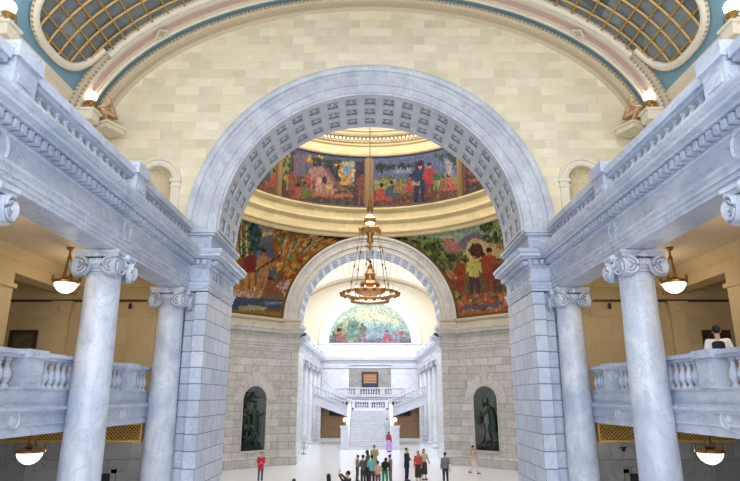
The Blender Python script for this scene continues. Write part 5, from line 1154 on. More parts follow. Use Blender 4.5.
for s in (-1, 1):
    side = 'left' if s < 0 else 'right'
    e = thing('side_flight', 'white marble side flight rising to the %s from the stair landing' % side, 'staircase', (s*1.95, 55.6+LY+.1, LZ))
    b = MB()
    for i in range(9): b.box(s*(i*.43), s*((i+1)*.43+.05), 0, 1.7, -.5+i*.135, (i+1)*.15)
    b.build('steps', M['white'], e)
    b = MB()
    vs = [(x, y, z) for y in (-.15, .02) for x, z in ((0,-.75),(0,.12),(s*3.95,1.62),(s*3.95,.62))]
    b.add(vs, [(0,1,2,3),(4,5,6,7),(0,1,5,4),(1,2,6,5),(2,3,7,6),(0,3,7,4)])
    b.build('stringer', M['white'], e); join_stair(e)
    join_stair(balustrade('sloping_balustrade', 'white balustrade sloping up the %s side flight of the far staircase' % side, (s*1.9, 55.6+LY-.02), (s*5.85, 55.6+LY-.02), LZ+.1, .93, BALW, M['white'], .27, (.2,), .35, None, .26, zr=1.5))
    # newel lamps
    l = thing('newel_lamp', 'gilt lamp with a white globe on the %s stair newel' % side, 'lamp', (s*2.33, 55.57, 2.055))
    MB().lathe([(.0,0),(.22,0),(.22,.05),(.1,.1),(.07,.2),(.16,.3),(.2,.34),(.0,.34)], 14).build('base', M['gold'], l, smooth=True, auto=40)
    MB().ball((0,0,.52), .18, 14, 10).build('globe', M['newelglobe'], l, smooth=True)
    MB().lathe([(.0,.69),(.06,.69),(.03,.75),(0,.81)], 8).build('finial', M['gold'], l, smooth=True)
e = thing('sign_stand', 'thin floor-standing sign in front of the far left columns', 'sign', (-5.55, 51.2, 0))
b = MB(); b.lathe([(0,0),(.2,0),(.2,.03),(.03,.05)], 14); b.tube([(0,0,.03),(0,0,1.0)], .025, 8); b.build('pole', M['iron'], e)
b = MB(); b.box(-.2,.2,-.02,.02,.95,1.45); b.build('sign_board', M['creamlite'], e)

# rear wall behind the viewpoint
b = MB(); 
b.box(-13,13,-6.2,-5.9,0,9.5); b.add([(EA*math.cos(PI*i/40), -5.95, EZ+EB*math.sin(PI*i/40)) for i in range(41)]+[(-EA,-5.95,9.4),(EA,-5.95,9.4)], [tuple(range(43))])
struct('wall_rear', b, M['creamlite'])

# ------------------------------------------------------------------ gilt grilles, doors, frames in the passages
for s in (-1, 1):
    side = 'left' if s < 0 else 'right'
    b = MB()
    x0, x1, z0, z1 = 7.3, 11.6, 3.28, 3.74
    for (a, c, d, e_) in ((x0-.06,x1+.06,z0-.06,z0),(x0-.06,x1+.06,z1,z1+.06),(x0-.06,x0,z0,z1),(x1,x1+.06,z0,z1)): b.box(s*a, s*c, YN-.1, YN-.01, d, e_)
    k = z1-z0; x = x0-k
    while x < x1:
        for sg in (1, -1):
            xa, xb = (x, x+k) if sg > 0 else (x+k, x)
            za, zb = z0, z1
            def clip(xq): return xq
            pa, pb = Vector((xa, za)), Vector((xb, zb))
            # clip to the frame
            def cl(p, q):
                if p.x < x0: t = (x0-p.x)/(q.x-p.x) if q.x != p.x else 0; p = p.lerp(q, t)
                if p.x > x1: t = (p.x-x1)/(p.x-q.x) if q.x != p.x else 0; p = p.lerp(q, t)
                return p
            if max(xa, xb) <= x0 or min(xa, xb) >= x1: continue
            pa2, pb2 = cl(pa, pb), cl(pb, pa)
            b.tube([(s*pa2.x, YN-.05, pa2.y), (s*pb2.x, YN-.05, pb2.y)], .016, 4)
        x += .115
    g = struct('window_3', b, M['latticegold'])
    b = MB(); b.box(s*x0, s*x1, YN-.02, YN-.01, z0, z1); b.build('grille_back', M['latticeback'], g)
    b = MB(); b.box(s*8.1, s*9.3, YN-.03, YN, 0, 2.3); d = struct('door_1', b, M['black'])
    b = MB(); b.box(s*7.95, s*8.1, YN-.08, YN, 0, 2.42); b.box(s*9.3, s*9.45, YN-.08, YN, 0, 2.42); b.box(s*7.95, s*9.45, YN-.08, YN, 2.3, 2.45); b.build('door_frame', M['dimmarble'], d)
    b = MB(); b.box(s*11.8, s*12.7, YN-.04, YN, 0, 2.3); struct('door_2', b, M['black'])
    f = thing('framed_picture', 'dark-framed painting on the ochre gallery wall at the %s' % side, 'picture', (s*11.5, YN-.02, 5.35))
    b = MB()
    for xa,xb,za,zb in ((-.46,-.33,0,1.4),(.33,.46,0,1.4),(-.33,.33,1.27,1.4),(-.33,.33,0,.13)): b.box(xa,xb,-.07,0,za,zb)
    b.build('frame', M['darkwood'], f)
    b = MB(); b.box(-.33,.33,-.03,0,.13,1.27)
    b.build('canvas', plain('dark_painting_canvas', (.10,.085,.045), .5, nscale=7, var=.7) if s < 0 else plain('dark_red_canvas', (.09,.02,.015), .5, nscale=4, var=.4), f)
b = MB(); b.ball((8.0, YN-.08, 3.0), .06, 8, 6); b.lathe([(.0,0),(.1,0),(.1,.03)], 12, (8.0,YN-.08,3.05)); tag(b.build('security_camera', M['iron'], smooth=True), 'small dark dome camera on the grey marble wall under the right grille', 'camera')
for s in (-1,1):
    b = MB(); b.ball((s*8.05, YN-.1, 7.5), .055, 8, 6); b.lathe([(0,.0),(.05,0),(.05,.12),(0,.12)], 10, (s*8.05,YN-.1,7.52))
    tag(b.build('spot_fixture', M['iron'], smooth=True), 'small black spotlight under the dark rail of the %s gallery' % ('left' if s < 0 else 'right'), 'spotlight')

# ------------------------------------------------------------------ hanging bowl lamps
def bowl_lamp(label, loc, top):
    e = thing('pendant_lamp', label, 'lamp', loc, .3, 'hanging bowl lamps')
    MB().lathe([(0,-.30),(.10,-.285),(.2,-.22),(.27,-.12),(.30,0),(.28,.02),(0,.02)], 24).build('glass_bowl', M['glassbowl'], e, smooth=True)
    b = MB(); b.lathe([(.0,.14),(.1,.14),(.15,.12),(.1,.06),(.25,.03)], 12); b.lathe([(.29,-.04),(.335,-.03),(.345,.03),(.31,.06),(.28,.05),(.27,.02)], 28)
    b.build('rim', M['brass'], e, smooth=True, auto=40)
    for k in range(4):
        a = k*PI/2+.4
        b = MB(); b.ball((.34*math.cos(a), .34*math.sin(a), .05), (.035,.035,.06), 8, 6); b.lathe([(.03,0),(.035,.05),(.02,.1),(0,.14)], 8, (.34*math.cos(a), .34*math.sin(a), .06))
        b.build('finial', M['brass'], e, smooth=True)
    for k in range(3):
        a = k*2*PI/3
        b = MB()
        p0 = Vector((.13*math.cos(a), .13*math.sin(a), .12)); p1 = Vector((.03*math.cos(a), .03*math.sin(a), top-.25))
        pts = [p0.lerp(p1, i/10) for i in range(11)]
        b.tube([p0, p1], .008, 5)
        for i in range(24):
            c = p0.lerp(p1, i/23); b.ball(tuple(c), (.02,.02,.026), 5, 4)
        b.build('chain', M['brass'], e, smooth=True)
    b = MB(); b.lathe([(0,-.05),(.05,-.04),(.06,.0),(.03,.05),(.03,.2),(.09,.24),(.11,.3),(0,.3)], 14, (0,0,top-.3)); b.build('canopy', M['brass'], e, smooth=True)
    b = MB(); b.lathe([(0,-.36),(.03,-.34),(.04,-.3),(.0,-.29)], 10); b.build('drop', M['brass'], e, smooth=True)
    return e
for s in (-1, 1):
    side = 'left' if s < 0 else 'right'
    bowl_lamp('glowing bowl lamp hanging from the %s gallery ceiling beside the Ionic capital' % side, (s*8.3, 15.45, 7.62), .98)
    bowl_lamp('glowing bowl lamp hanging under the %s gallery in the ground-floor passage' % side, (s*8.3, 14.9, 3.32), .60)

# ------------------------------------------------------------------ sconces on the ledge and little gilded statues
for s in (-1, 1):
    side = 'left' if s < 0 else 'right'
    for k, y in enumerate((17.85, 13.15)):
        w = 'by the gilded statue' if k == 0 else 'at the top corner nearest the viewer'
        e = thing('wall_lamp', 'lit globe lamp on the %s vault ledge, %s' % (side, w), 'lamp', (s*9.6, y, 14.0), 0, 'ledge lamps')
        b = MB(); b.box(-.22,.45,-.25,.25,-.35,.0) if s > 0 else b.box(-.45,.22,-.25,.25,-.35,.0); b.box(-.28,.28,-.3,.3,-.02,.06); b.build('bracket', M['creamlite'], e)
        b = MB(); b.lathe([(.16,.06),(.2,.1),(.07,.2),(.06,.3),(.15,.36),(.17,.42),(.0,.42)], 14)
        for q in range(6):
            a = q*PI/3; b.tube([(.1*math.cos(a),.1*math.sin(a),.12),(.24*math.cos(a),.24*math.sin(a),.2),(.22*math.cos(a),.22*math.sin(a),.34),(.14*math.cos(a),.14*math.sin(a),.38)], .02, 5)
        b.build('stem', M['gold'], e, smooth=True)
        MB().ball((0,0,.60), (.17,.17,.21), 14, 10).build('globe', M['globe'], e, smooth=True)
        b = MB(); b.lathe([(.05,.83),(.07,.86),(0,.95)], 8)
        b.build('finial', M['gold'], e, smooth=True)

# ------------------------------------------------------------------ the great chandelier
e = thing('chandelier', 'great gilt ring chandelier hanging on a long rod in the middle of the rotunda', 'chandelier', (0, CY, 10.3))
b = MB(); b.tube([(0,0,5.1),(0,0,24.4)], .022, 8)
for i in range(50): b.ball((0,0,5.95+i*.37), (.035,.035,.07), 6, 4)
b.lathe([(.0,0),(.16,.0),(.2,.3),(.1,.5),(.12,.7),(.05,.9),(.05,1.0)], 12, (0,0,4.85)); b.build('rod', M['brass'], e, smooth=True)
MB().ball((0,0,4.36), (.30,.30,.38), 18, 12).build('globe', M['globe'], e, smooth=True)
b = MB(); b.lathe([(.30,4.2),(.34,4.24),(.34,4.46),(.30,4.5)], 18)
for q in range(8):
    a = q*PI/4; b.tube([(.31*math.cos(a),.31*math.sin(a),4.0),(.33*math.cos(a),.33*math.sin(a),4.36),(.2*math.cos(a),.2*math.sin(a),4.72),(.05*math.cos(a),.05*math.sin(a),4.86)], .018, 5)
b.build('globe_cage', M['gold'], e, smooth=True)
b = MB(); b.lathe([(0,2.5),(.05,2.55),(.12,2.75),(.06,2.9),(.2,3.1),(.16,3.35),(.24,3.6),(.55,3.72),(.60,3.82),(.5,3.92),(.3,3.95),(.26,4.05),(0,4.05)], 20)
for q in range(6):
    a = q*PI/3+.3; b.ball((.6*math.cos(a),.6*math.sin(a),3.78), (.1,.1,.16), 8, 6); b.ball((.6*math.cos(a),.6*math.sin(a),3.6), (.05,.05,.1), 6, 5)
b.build('crown', M['gold'], e, smooth=True, auto=50)
for q in range(6):
    a = q*PI/3+.3
    p0, p1 = Vector((.6*math.cos(a),.6*math.sin(a),3.6)), Vector((1.2*math.cos(a),1.2*math.sin(a),.05))
    b = MB(); b.tube([p0, p1], .014, 5)
    for i in range(60): b.ball(tuple(p0.lerp(p1, i/59)), (.022,.022,.032), 5, 4)
    for t in (.28, .58, .84): b.ball(tuple(p0.lerp(p1, t)), (.05,.05,.1), 8, 6)
    b.build('chain', M['brass'], e, smooth=True)
b = MB(); b.lathe([(1.50,-.05),(1.57,-.07),(1.6,0),(1.57,.08),(1.48,.06),(1.46,0),(1.50,-.05)], 60)
for i in range(60):
    a = 2*PI*i/60; b.ball((1.6*math.cos(a),1.6*math.sin(a),-.07), (.04,.04,.05), 6, 4)
b.build('outer_ring', M['gold'], e, smooth=True)
b = MB(); b.lathe([(1.0,-.44),(1.06,-.46),(1.1,-.40),(1.06,-.32),(0.98,-.34),(0.97,-.40),(1.0,-.44)], 48)
for i in range(40):
    a = 2*PI*i/40; b.ball((1.08*math.cos(a),1.08*math.sin(a),-.46), (.04,.04,.05), 6, 4)
for q in range(12):
    a = 2*PI*q/12; b.tube([(1.03*math.cos(a),1.03*math.sin(a),-.4),(1.2*math.cos(a),1.2*math.sin(a),-.25),(1.5*math.cos(a),1.5*math.sin(a),-.03)], .025, 5)
b.build('inner_ring', M['gold'], e, smooth=True)
b = MB(); b.lathe([(0,-.12),(.4,-.12),(.6,-.02),(.84,.06),(.9,.12),(.84,.2),(.58,.3),(.52,.44),(.6,.5),(.52,.66),(.3,.78),(.28,1.05),(.34,1.12),(.2,1.28),(.12,1.5),(.0,1.55)], 32)
b.build('centre_body', plain('reddish_gilt_brass', (.60,.27,.12), .35, .7, nscale=20), e, smooth=True, auto=50)
b = MB()
pts = [(0,0,1.5),(.05,0,1.68),(.03,0,1.85),(-.08,0,2.0),(-.2,0,2.04),(-.22,0,1.96),(-.16,0,1.93)]
b.tube(pts, [.1,.1,.09,.07,.05,.035,.02], 8); b.ball((0,0,1.5), .16, 10, 6)
b.build('scroll', M['brass'], e, smooth=True)
for i in range(20):
    a = 2*PI*(i+.5)/20
    o = MB(); o.lathe([(0,-.14),(.06,-.12),(.1,-.05),(.11,.05),(.07,.08),(.0,.08)], 10)
    if i == 0:
        socket = o.build('lamp_cup', M['brass'], e, smooth=True); socket.location = (1.64*math.cos(a),1.64*math.sin(a),-.02)
        bulb = MB().ball((0,0,.14), (.055,.055,.08), 8, 6).build('bulb', M['bulb'], socket, smooth=True)
    else:
        c = part('lamp_cup', socket, e, (1.64*math.cos(a),1.64*math.sin(a),-.02)); part('bulb', bulb, c)
# ------------------------------------------------------------------ figures: one continuous skin, clothes as children
def remesh(name, mb, mat, voxel, smooth=2, parent=None):
    o = mb.build(name, mat)
    m = o.modifiers.new('r', 'REMESH'); m.mode = 'VOXEL'; m.voxel_size = voxel; m.use_smooth_shade = True
    if smooth:
        s = o.modifiers.new('s', 'SMOOTH'); s.iterations = smooth; s.factor = .5
    dg = bpy.context.evaluated_depsgraph_get(); dg.update()
    me = bpy.data.meshes.new_from_object(o.evaluated_get(dg)); 
    old = o.data; o.modifiers.clear(); o.data = me; bpy.data.meshes.remove(old)
    if not me.materials: me.materials.append(mat)
    me.polygons.foreach_set('use_smooth', [True]*len(me.polygons))
    if parent is not None: o.parent = parent
    return o
def limb(b, p0, p1, r0, r1, n=10):
    p0, p1 = Vector(p0), Vector(p1)
    d = (p1-p0); L_ = max(d.length, 1e-6); u = d/L_
    pts, rs = [], []
    for t in (-1, -.8, -.45): pts.append(p0+u*t*r0); rs.append(r0*math.sqrt(max(.02, 1-t*t)))
    for t in (0, .5, 1): pts.append(p0.lerp(p1, t)); rs.append(r0+(r1-r0)*t)
    for t in (.45, .8, 1): pts.append(p1+u*t*r1); rs.append(r1*math.sqrt(max(.02, 1-t*t)))
    b.tube(pts, rs, n)
def loft(b, secs, n=16):
    """secs: (centre, rx, ry) horizontal-ish elliptical sections"""
    vs = []
    k = len(secs)
    for i, (c, rx, ry) in enumerate(secs):
        for q in range(n):
            a = 2*PI*q/n; vs.append((c[0]+rx*math.cos(a), c[1]+ry*math.sin(a), c[2]))
    fs = [(i*n+q, i*n+(q+1)%n, (i+1)*n+(q+1)%n, (i+1)*n+q) for i in range(k-1) for q in range(n)]
    fs += [tuple(range(n)), tuple((k-1)*n+q for q in range(n))]
    b.add(vs, fs)
POSE = dict(pel=(0,0,.93), chest=(0,0,1.26), neck=(0,-.005,1.43), head=(0,-.02,1.585),
    shL=(-.175,0,1.37), shR=(.175,0,1.37), elL=(-.225,.03,1.10), elR=(.225,.03,1.10), wrL=(-.23,-.06,.86), wrR=(.23,-.06,.86),
    hpL=(-.085,0,.90), hpR=(.085,0,.90), knL=(-.10,-.01,.50), knR=(.10,-.01,.50), anL=(-.10,.02,.09), anR=(.10,.02,.09))
def pose(**k): p = dict(POSE); p.update(k); return {a: Vector(v) for a, v in p.items()}
def hand(b, wr, el, side, g=1.0):
    d = (wr-el).normalized(); up = Vector((0,-1,0)) if abs(d.y) < .8 else Vector((0,0,1))
    s = d.cross(up).normalized(); palm = wr + d*.05
    nrm = s.cross(d).normalized()
    limb(b, wr, palm, .024, .03, 8)
    for i, l in enumerate((.062,.072,.066,.05)):
        base = palm + s*(.027-.018*i) + d*.012
        mid = base + d*l*.55 + nrm*.006; tip = mid + d*l*.35 + nrm*.018
        b.tube([base, mid, tip], [.0095,.009,.0065], 6)
    tb = wr + d*.025 + s*.028; b.tube([tb, tb+d*.03+s*.022, tb+d*.058+s*.026], [.012,.0105,.008], 6)
SKIN = {}
def skin(c):
    if c not in SKIN: SKIN[c] = plain('skin', c, .55, var=.04)
    return SKIN[c]
CL = {}
def cloth(nm, c):
    if (nm, c) not in CL: CL[(nm, c)] = plain(nm, c, .8, var=.15, nscale=14)
    return CL[(nm, c)]
def torso_secs(p, g, female=False):
    pel, ch, nk = p['pel'], p['chest'], p['neck']
    w = .93 if female else 1
    a = [(pel+(pel-ch)*.22, .125, .095), (pel+(pel-ch)*.05, .155, .11), (pel.lerp(ch,.35), .135*w, .098), (pel.lerp(ch,.75), .15*w, .108), (ch.lerp(nk,.1), .165*w, .112), (ch.lerp(nk,.45), .165*w, .095), (ch.lerp(nk,.75), .10, .07), (nk, .055, .055)]
    return [(c, rx+g, ry+g) for c, rx, ry in a]
def person(name, label, loc, face, h, p, sk, hair, top, bottom, shoes=(.03,.03,.03), skirt=None, female=False, long_hair=False, sleeves='long', voxel=.0125, group=None, hat=None, coat=None, bare_leg=False):
    """face: heading in degrees, 0 looks at the viewer's end (-y)"""
    e = thing(name, label, 'person', loc, math.radians(face), group)
    e.scale = (h/1.7,)*3
    b = MB()
    loft(b, torso_secs(p, -.004, female))
    limb(b, p['chest'].lerp(p['neck'],.55), p['shL'], .06, .055); limb(b, p['chest'].lerp(p['neck'],.55), p['shR'], .06, .055)
    limb(b, p['neck']-Vector((0,0,.03)), p['head']-Vector((0,-.01,.06)), .052, .05)
    hd = p['head']
    b.ball(hd+Vector((0,.012,.022)), (.074,.092,.098), 14, 10); b.ball(hd+Vector((0,-.02,-.045)), (.056,.066,.068), 12, 8)
    b.tube([hd+Vector((0,-.078,.02)), hd+Vector((0,-.106,-.02)), hd+Vector((0,-.085,-.03))], [.010,.015,.011], 6)
    for s in (-1, 1): b.ball(hd+Vector((s*.076,.012,-.005)), (.012,.02,.03), 8, 6)
    b.ball(hd+Vector((0,-.078,-.055)), (.024,.012,.009), 8, 5)
    for s, q in ((-1,'L'), (1,'R')):
        limb(b, p['sh'+q], p['el'+q], .048, .038); limb(b, p['el'+q], p['wr'+q], .038, .024); hand(b, p['wr'+q], p['el'+q], s)
        limb(b, p['hp'+q], p['kn'+q], .078, .055); limb(b, p['kn'+q], p['an'+q], .055, .036)
        limb(b, p['an'+q]-Vector((0,0,.02)), p['an'+q]+Vector((s*.01,-.13,-.055)), .036, .028)
    remesh('body', b, skin(sk), voxel, 1, e)
    b = MB()
    for s in (-1, 1): b.ball(hd+Vector((s*.031,-.083,.015)), (.013,.008,.008), 8, 6)
    b.build('eyes', M['black'], e, smooth=True)
    b = MB()
    # hair: cap open at the face
    b.ball(hd+Vector((0,.026,.036)), (.084,.096,.098), 16, 10)
    if long_hair:
        loft(b, [(hd+Vector((0,.045,.03)), .083, .07), (hd+Vector((0,.06,-.08)), .088, .06), (hd+Vector((0,.075,-.2)), .085, .045), (hd+Vector((0,.08,-.3)), .05, .025)], 12)
    remesh('hair', b, cloth('hair', hair), .014, 1, e)
    if hat:
        b = MB(); b.lathe([(.0,.16),(.07,.155),(.085,.10),(.09,.05),(.15,.04),(.15,.03),(.085,.03)], 18, tuple(hd+Vector((0,.01,.0)))); b.build('hat', cloth('hat_felt', hat), e, smooth=True)
    g = .014
    b = MB(); loft(b, torso_secs(p, g, female)[0 if not skirt else 1:7])
    limb(b, p['chest'].lerp(p['neck'],.5), p['shL'], .075, .065); limb(b, p['chest'].lerp(p['neck'],.5), p['shR'], .075, .065)
    if coat: loft(b, [(p['pel']+(p['pel']-p['chest'])*.75, .19, .15), (p['pel'], .175, .135), (p['pel'].lerp(p['chest'],.5), .16, .125)])
    for q in 'LR':
        if sleeves != 'none': limb(b, p['sh'+q], p['el'+q] if sleeves == 'long' else p['sh'+q].lerp(p['el'+q],.6), .066, .056)
        if sleeves == 'long': limb(b, p['el'+q], p['el'+q].lerp(p['wr'+q],.92), .054, .042)
    remesh('coat' if coat else 'shirt', b, cloth('top_cloth', top), .016, 1, e)
    b = MB()
    if skirt:
        n = len(skirt)
        loft(b, [((p['pel'].x*(1-i/(n-1)) + (p['knL'].x+p['knR'].x)/2*(i/(n-1)), p['pel'].y*(1-i/(n-1)) + (p['knL'].y+p['knR'].y)/2*(i/(n-1)), z), r, r*.82) for i, (z, r) in enumerate(skirt)], 20)
        remesh('skirt', b, cloth('bottom_cloth', bottom), .02, 1, e)
    else:
        loft(b, [(s[0], s[1]+.012, s[2]+.012) for s in torso_secs(p, 0)[:3]])
        for q in 'LR':
            limb(b, p['hp'+q], p['kn'+q], .094, .072); 
            if not bare_leg: limb(b, p['kn'+q], p['an'+q]+Vector((0,0,.02)), .070, .058)
        remesh('trousers', b, cloth('bottom_cloth', bottom), .016, 1, e)
    for s, q in ((-1,'L'), (1,'R')):
        b = MB(); a = p['an'+q]
        limb(b, a-Vector((0,-.03,.045)), a+Vector((s*.012,-.15,-.058)), .047, .036)
        b.box(a.x-.045, a.x+.045, a.y-.16, a.y+.06, a.z-.09, a.z-.06)
        remesh('shoe', b, cloth('shoe_leather', shoes), .014, 1, e)
    return e
def bag(name, label, cat, loc, face, sc, build, mat):
    e = MB(); build(e)
    o = remesh(name, e, mat, .018, 1); o.location = loc; o.rotation_euler = (0,0,math.radians(face)); o.scale = (sc,)*3
    return tag(o, label, cat)
def backpack(b):
    b.box(-.15,.15,.02,.17,-.22,.2); b.ball((0,.1,.2), (.15,.08,.06)); b.box(-.11,.11,.14,.23,-.2,.02)
    for s in (-1,1): b.tube([(s*.1,.06,.22),(s*.11,-.06,.26),(s*.12,-.17,.12),(s*.12,-.17,-.02),(s*.12,-.06,-.16),(s*.11,.05,-.18)], .022, 6)
def tote(b):
    b.box(-.05,.05,-.17,.17,-.42,-.08)
    b.tube([(0,-.1,-.08),(0,-.05,.2),(0,-.02,.34),(0,.05,.2),(0,.1,-.08)], .014, 6)
W1 = (.62,.40,.29); W2 = (.45,.27,.18); BK = (.015,.012,.012); BR = (.06,.03,.02); BL = (.30,.19,.09)
walk = pose(hpL=(-.085,0,.90), knL=(-.1,-.16,.52), anL=(-.1,-.26,.13), knR=(.1,.04,.49), anR=(.1,.30,.16), elL=(-.22,.08,1.11), wrL=(-.21,.0,.88), elR=(.22,-.06,1.12), wrR=(.2,-.22,.98))
fold = pose(elL=(-.21,-.03,1.12), wrL=(-.05,-.20,1.08), elR=(.21,-.03,1.12), wrR=(.05,-.21,1.12))
look = pose(head=(0,-.05,1.575), elL=(-.23,.0,1.11), wrL=(-.12,-.22,1.05), elR=(.23,0,1.11), wrR=(.1,-.24,1.07))
bend = pose(pel=(0,.1,.9), chest=(0,-.10,1.16), neck=(0,-.24,1.26), head=(0,-.34,1.36), shL=(-.17,-.19,1.2), shR=(.17,-.19,1.2), elL=(-.2,-.3,.95), elR=(.2,-.3,.95), wrL=(-.14,-.45,.8), wrR=(.14,-.45,.8), hpL=(-.085,.1,.88), hpR=(.085,.1,.88), knL=(-.1,.02,.48), knR=(.1,.02,.48))
crouch = pose(pel=(0,.12,.38), chest=(0,-.02,.68), neck=(0,-.08,.84), head=(0,-.12,.99), shL=(-.17,-.06,.79), shR=(.17,-.06,.79), elL=(-.22,-.22,.62), elR=(.22,-.22,.62), wrL=(-.1,-.4,.6), wrR=(.1,-.4,.6), hpL=(-.09,.1,.36), hpR=(.09,.1,.36), knL=(-.13,-.28,.47), knR=(.13,-.28,.47), anL=(-.12,-.1,.09), anR=(.12,-.1,.09))

person('person', 'woman in pink-red coat and blue jeans standing alone below the left statue', (-6.17,34.7,0), 12, 1.58, fold, W1, BK, (.55,.03,.07), (.05,.10,.22), (.05,.05,.06), female=True, coat=1)
person('person', 'tall man in dark navy suit with folded hands beside the woman in coral red', (2.1,35.1,0), 60, 1.78, fold, W1, BK, (.018,.02,.055), (.02,.022,.055), coat=1)
person('person', 'woman in a coral red top and long dark brown skirt beside the navy-suited man', (2.72,34.7,0), -25, 1.64, pose(), W1, BK, (.62,.06,.07), (.05,.03,.02), female=True, long_hair=True, skirt=[(1.0,.145),(.85,.19),(.5,.20),(.25,.21)])
person('person', 'woman in a pale yellow-green cardigan and dark skirt just behind the coral-red woman', (3.14,35.6,0), 25, 1.68, pose(elR=(.27,.05,1.12), wrR=(.34,-.04,.92)), W1, BR, (.55,.55,.30), (.05,.04,.03), female=True, long_hair=True, skirt=[(1.0,.15),(.85,.185),(.5,.19),(.3,.19)])
person('person', 'person seen from behind in a grey-blue shirt and dark trousers carrying a white shoulder bag', (4.12,33.6,0), 180, 1.66, pose(), W2, BK, (.17,.20,.25), (.03,.03,.04))
bag('tote_bag', 'white shoulder bag hanging at the side of the grey-blue-shirted person', 'bag', (4.36,33.45,1.12), 180, 1.0, tote, cloth('tote_canvas', (.75,.73,.66)))
person('person', 'woman in cream trousers and red shoes striding past the right-hand statue niche', (6.42,38.0,0), 75, 1.68, walk, W1, BK, (.66,.46,.33), (.75,.68,.55), (.45,.03,.03), female=True, sleeves='short')
bag('backpack', 'small tan backpack worn by the striding woman in cream trousers', 'bag', (6.42,38.0,1.26), 75, .85, backpack, cloth('tan_canvas', (.40,.24,.12)))
person('person', 'woman in crimson top and long lilac skirt at the foot of the far stairs', (1.66,53.2,0), 150, 1.66, pose(), W1, (.14,.03,.03), (.45,.03,.06), (.58,.36,.80), female=True, long_hair=True, skirt=[(1.0,.145),(.85,.20),(.5,.25),(.12,.30)])
person('person', 'small distant person in pale blue going up the far stairs behind the lilac skirt', (1.62,57.55,1.032), 180, 1.62, pose(), W1, (.2,.12,.08), (.55,.66,.80), (.60,.66,.74))
# the group in the middle
person('person', 'fair-haired man in a sand-coloured shirt standing at the back of the central group', (.27,37.3,0), 200, 1.78, look, W1, BL, (.38,.32,.18), (.12,.12,.13), sleeves='short')
person('person', 'person with long black hair and slate shirt at the back of the central group', (-.13,34.6,0), 250, 1.70, look, W2, BK, (.10,.13,.19), (.03,.03,.04), long_hair=True)
person('person', 'person in a bright teal shirt and maroon trousers seen from behind in the central group', (.10,32.6,0), 190, 1.62, look, W2, BK, (.16,.52,.50), (.10,.03,.04))
person('person', 'child in a tan top standing between the teal shirt and the black backpack', (.42,32.2,0), 170, 1.36, look, W1, BR, (.60,.42,.30), (.12,.05,.06))
person('person', 'person in a black jacket and bright green trousers leaning forward in the central group', (.80,32.7,0), 170, 1.66, bend, W2, BK, (.012,.016,.03), (.02,.28,.12))
bag('backpack', 'black backpack on the green-trousered person leaning forward in the central group', 'bag', (.82,32.6,1.12), 180, 1.0, lambda b: b.ball((0,.0,.0), (.17,.12,.22)), cloth('black_nylon', (.012,.014,.022)))
person('person', 'person in a pale grey-green jacket at the right edge of the central group', (1.12,33.7,0), 250, 1.55, look, W2, BR, (.22,.24,.22), (.16,.16,.15), (.5,.4,.35))
person('person', 'shorter person in a grey top at the left edge of the central group', (-.72,34.9,0), 110, 1.42, look, W2, BR, (.26,.24,.25), (.07,.07,.08))
person('person', 'person in a brown-grey top standing between the shorter grey top and the teal shirt', (-.36,32.9,0), 215, 1.60, look, W1, BK, (.14,.10,.10), (.05,.04,.05))
# nearer figures cut off by the bottom of the picture
person('person', 'dark-clothed man at the bottom edge raising a phone in front of his face', (-.88,25.0,0), -110, 1.70, pose(elL=(-.2,-.2,1.38), wrL=(-.12,-.38,1.56), elR=(.2,-.16,1.34), wrR=(.06,-.38,1.55), head=(0,-.03,1.585)), W1, BK, (.015,.018,.03), (.02,.02,.03), group=None)
ph = MB(); ph.box(-.04,.04,-.005,.005,-.075,.075); ph = ph.build('phone', M['iron']); ph.location = (-1.24,25.27,1.66); ph.rotation_euler = (0,0,math.radians(110)); tag(ph, 'dark phone held up by the man at the bottom edge', 'phone')
person('person', 'dark-haired person in a black top at the bottom edge, left of the phone holder', (-1.62,24.1,0), 200, 1.70, pose(), W2, BK, (.012,.012,.016), (.02,.02,.03), long_hair=True)
person('person', 'dark-haired person whose crown just shows at the bottom edge below the far left pier', (-2.95,24.0,0), 180, 1.53, pose(), W2, BK, (.05,.04,.05), (.03,.03,.04))
# visitor up in the right gallery
person('person', 'dark-haired man in a white shirt with his back turned, standing up in the right gallery', (7.48,12.5,4.35), 150, 1.74, pose(elL=(-.25,.02,1.12), wrL=(-.24,-.1,.92), elR=(.25,.02,1.12), wrR=(.24,-.1,.92)), W1, BK, (.80,.80,.80), (.05,.05,.07), voxel=.01, sleeves='short')
bag('backpack', 'black backpack worn by the man in the white shirt in the right gallery', 'bag', (7.48,12.5,5.55), 150, .82, backpack, cloth('black_nylon', (.012,.014,.022)))

# ------------------------------------------------------------------ bronze statues in the niches
def bronze(label, sx, build):
    f = diag_niche(sx, 1)
    c = f(0, .12, NZB)
    e = thing('bronze_statue', label, 'statue', c, math.radians(-45*sx))
    build(e); return e
def bfig(b, p, g=1.0, hd=True, robe=None):
    S = lambda v: v
    loft(b, torso_secs(p, .02))
    limb(b, p['chest'].lerp(p['neck'],.55), p['shL'], .08, .07); limb(b, p['chest'].lerp(p['neck'],.55), p['shR'], .08, .07)
    limb(b, p['neck'], p['head'], .06, .06)
    h = p['head']; b.ball(h+Vector((0,.01,.02)), (.085,.10,.11), 14, 10); b.tube([h+Vector((0,-.08,.02)), h+Vector((0,-.12,-.02)), h+Vector((0,-.09,-.03))], [.012,.018,.012], 6)
    for s, q in ((-1,'L'),(1,'R')):
        limb(b, p['sh'+q], p['el'+q], .068, .052); limb(b, p['el'+q], p['wr'+q], .052, .034); hand(b, p['wr'+q], p['el'+q], s)
        limb(b, p['hp'+q], p['kn'+q], .105, .075); limb(b, p['kn'+q], p['an'+q], .075, .05)
        limb(b, p['an'+q]-Vector((0,0,.02)), p['an'+q]+Vector((s*.01,-.15,-.05)), .05, .036)
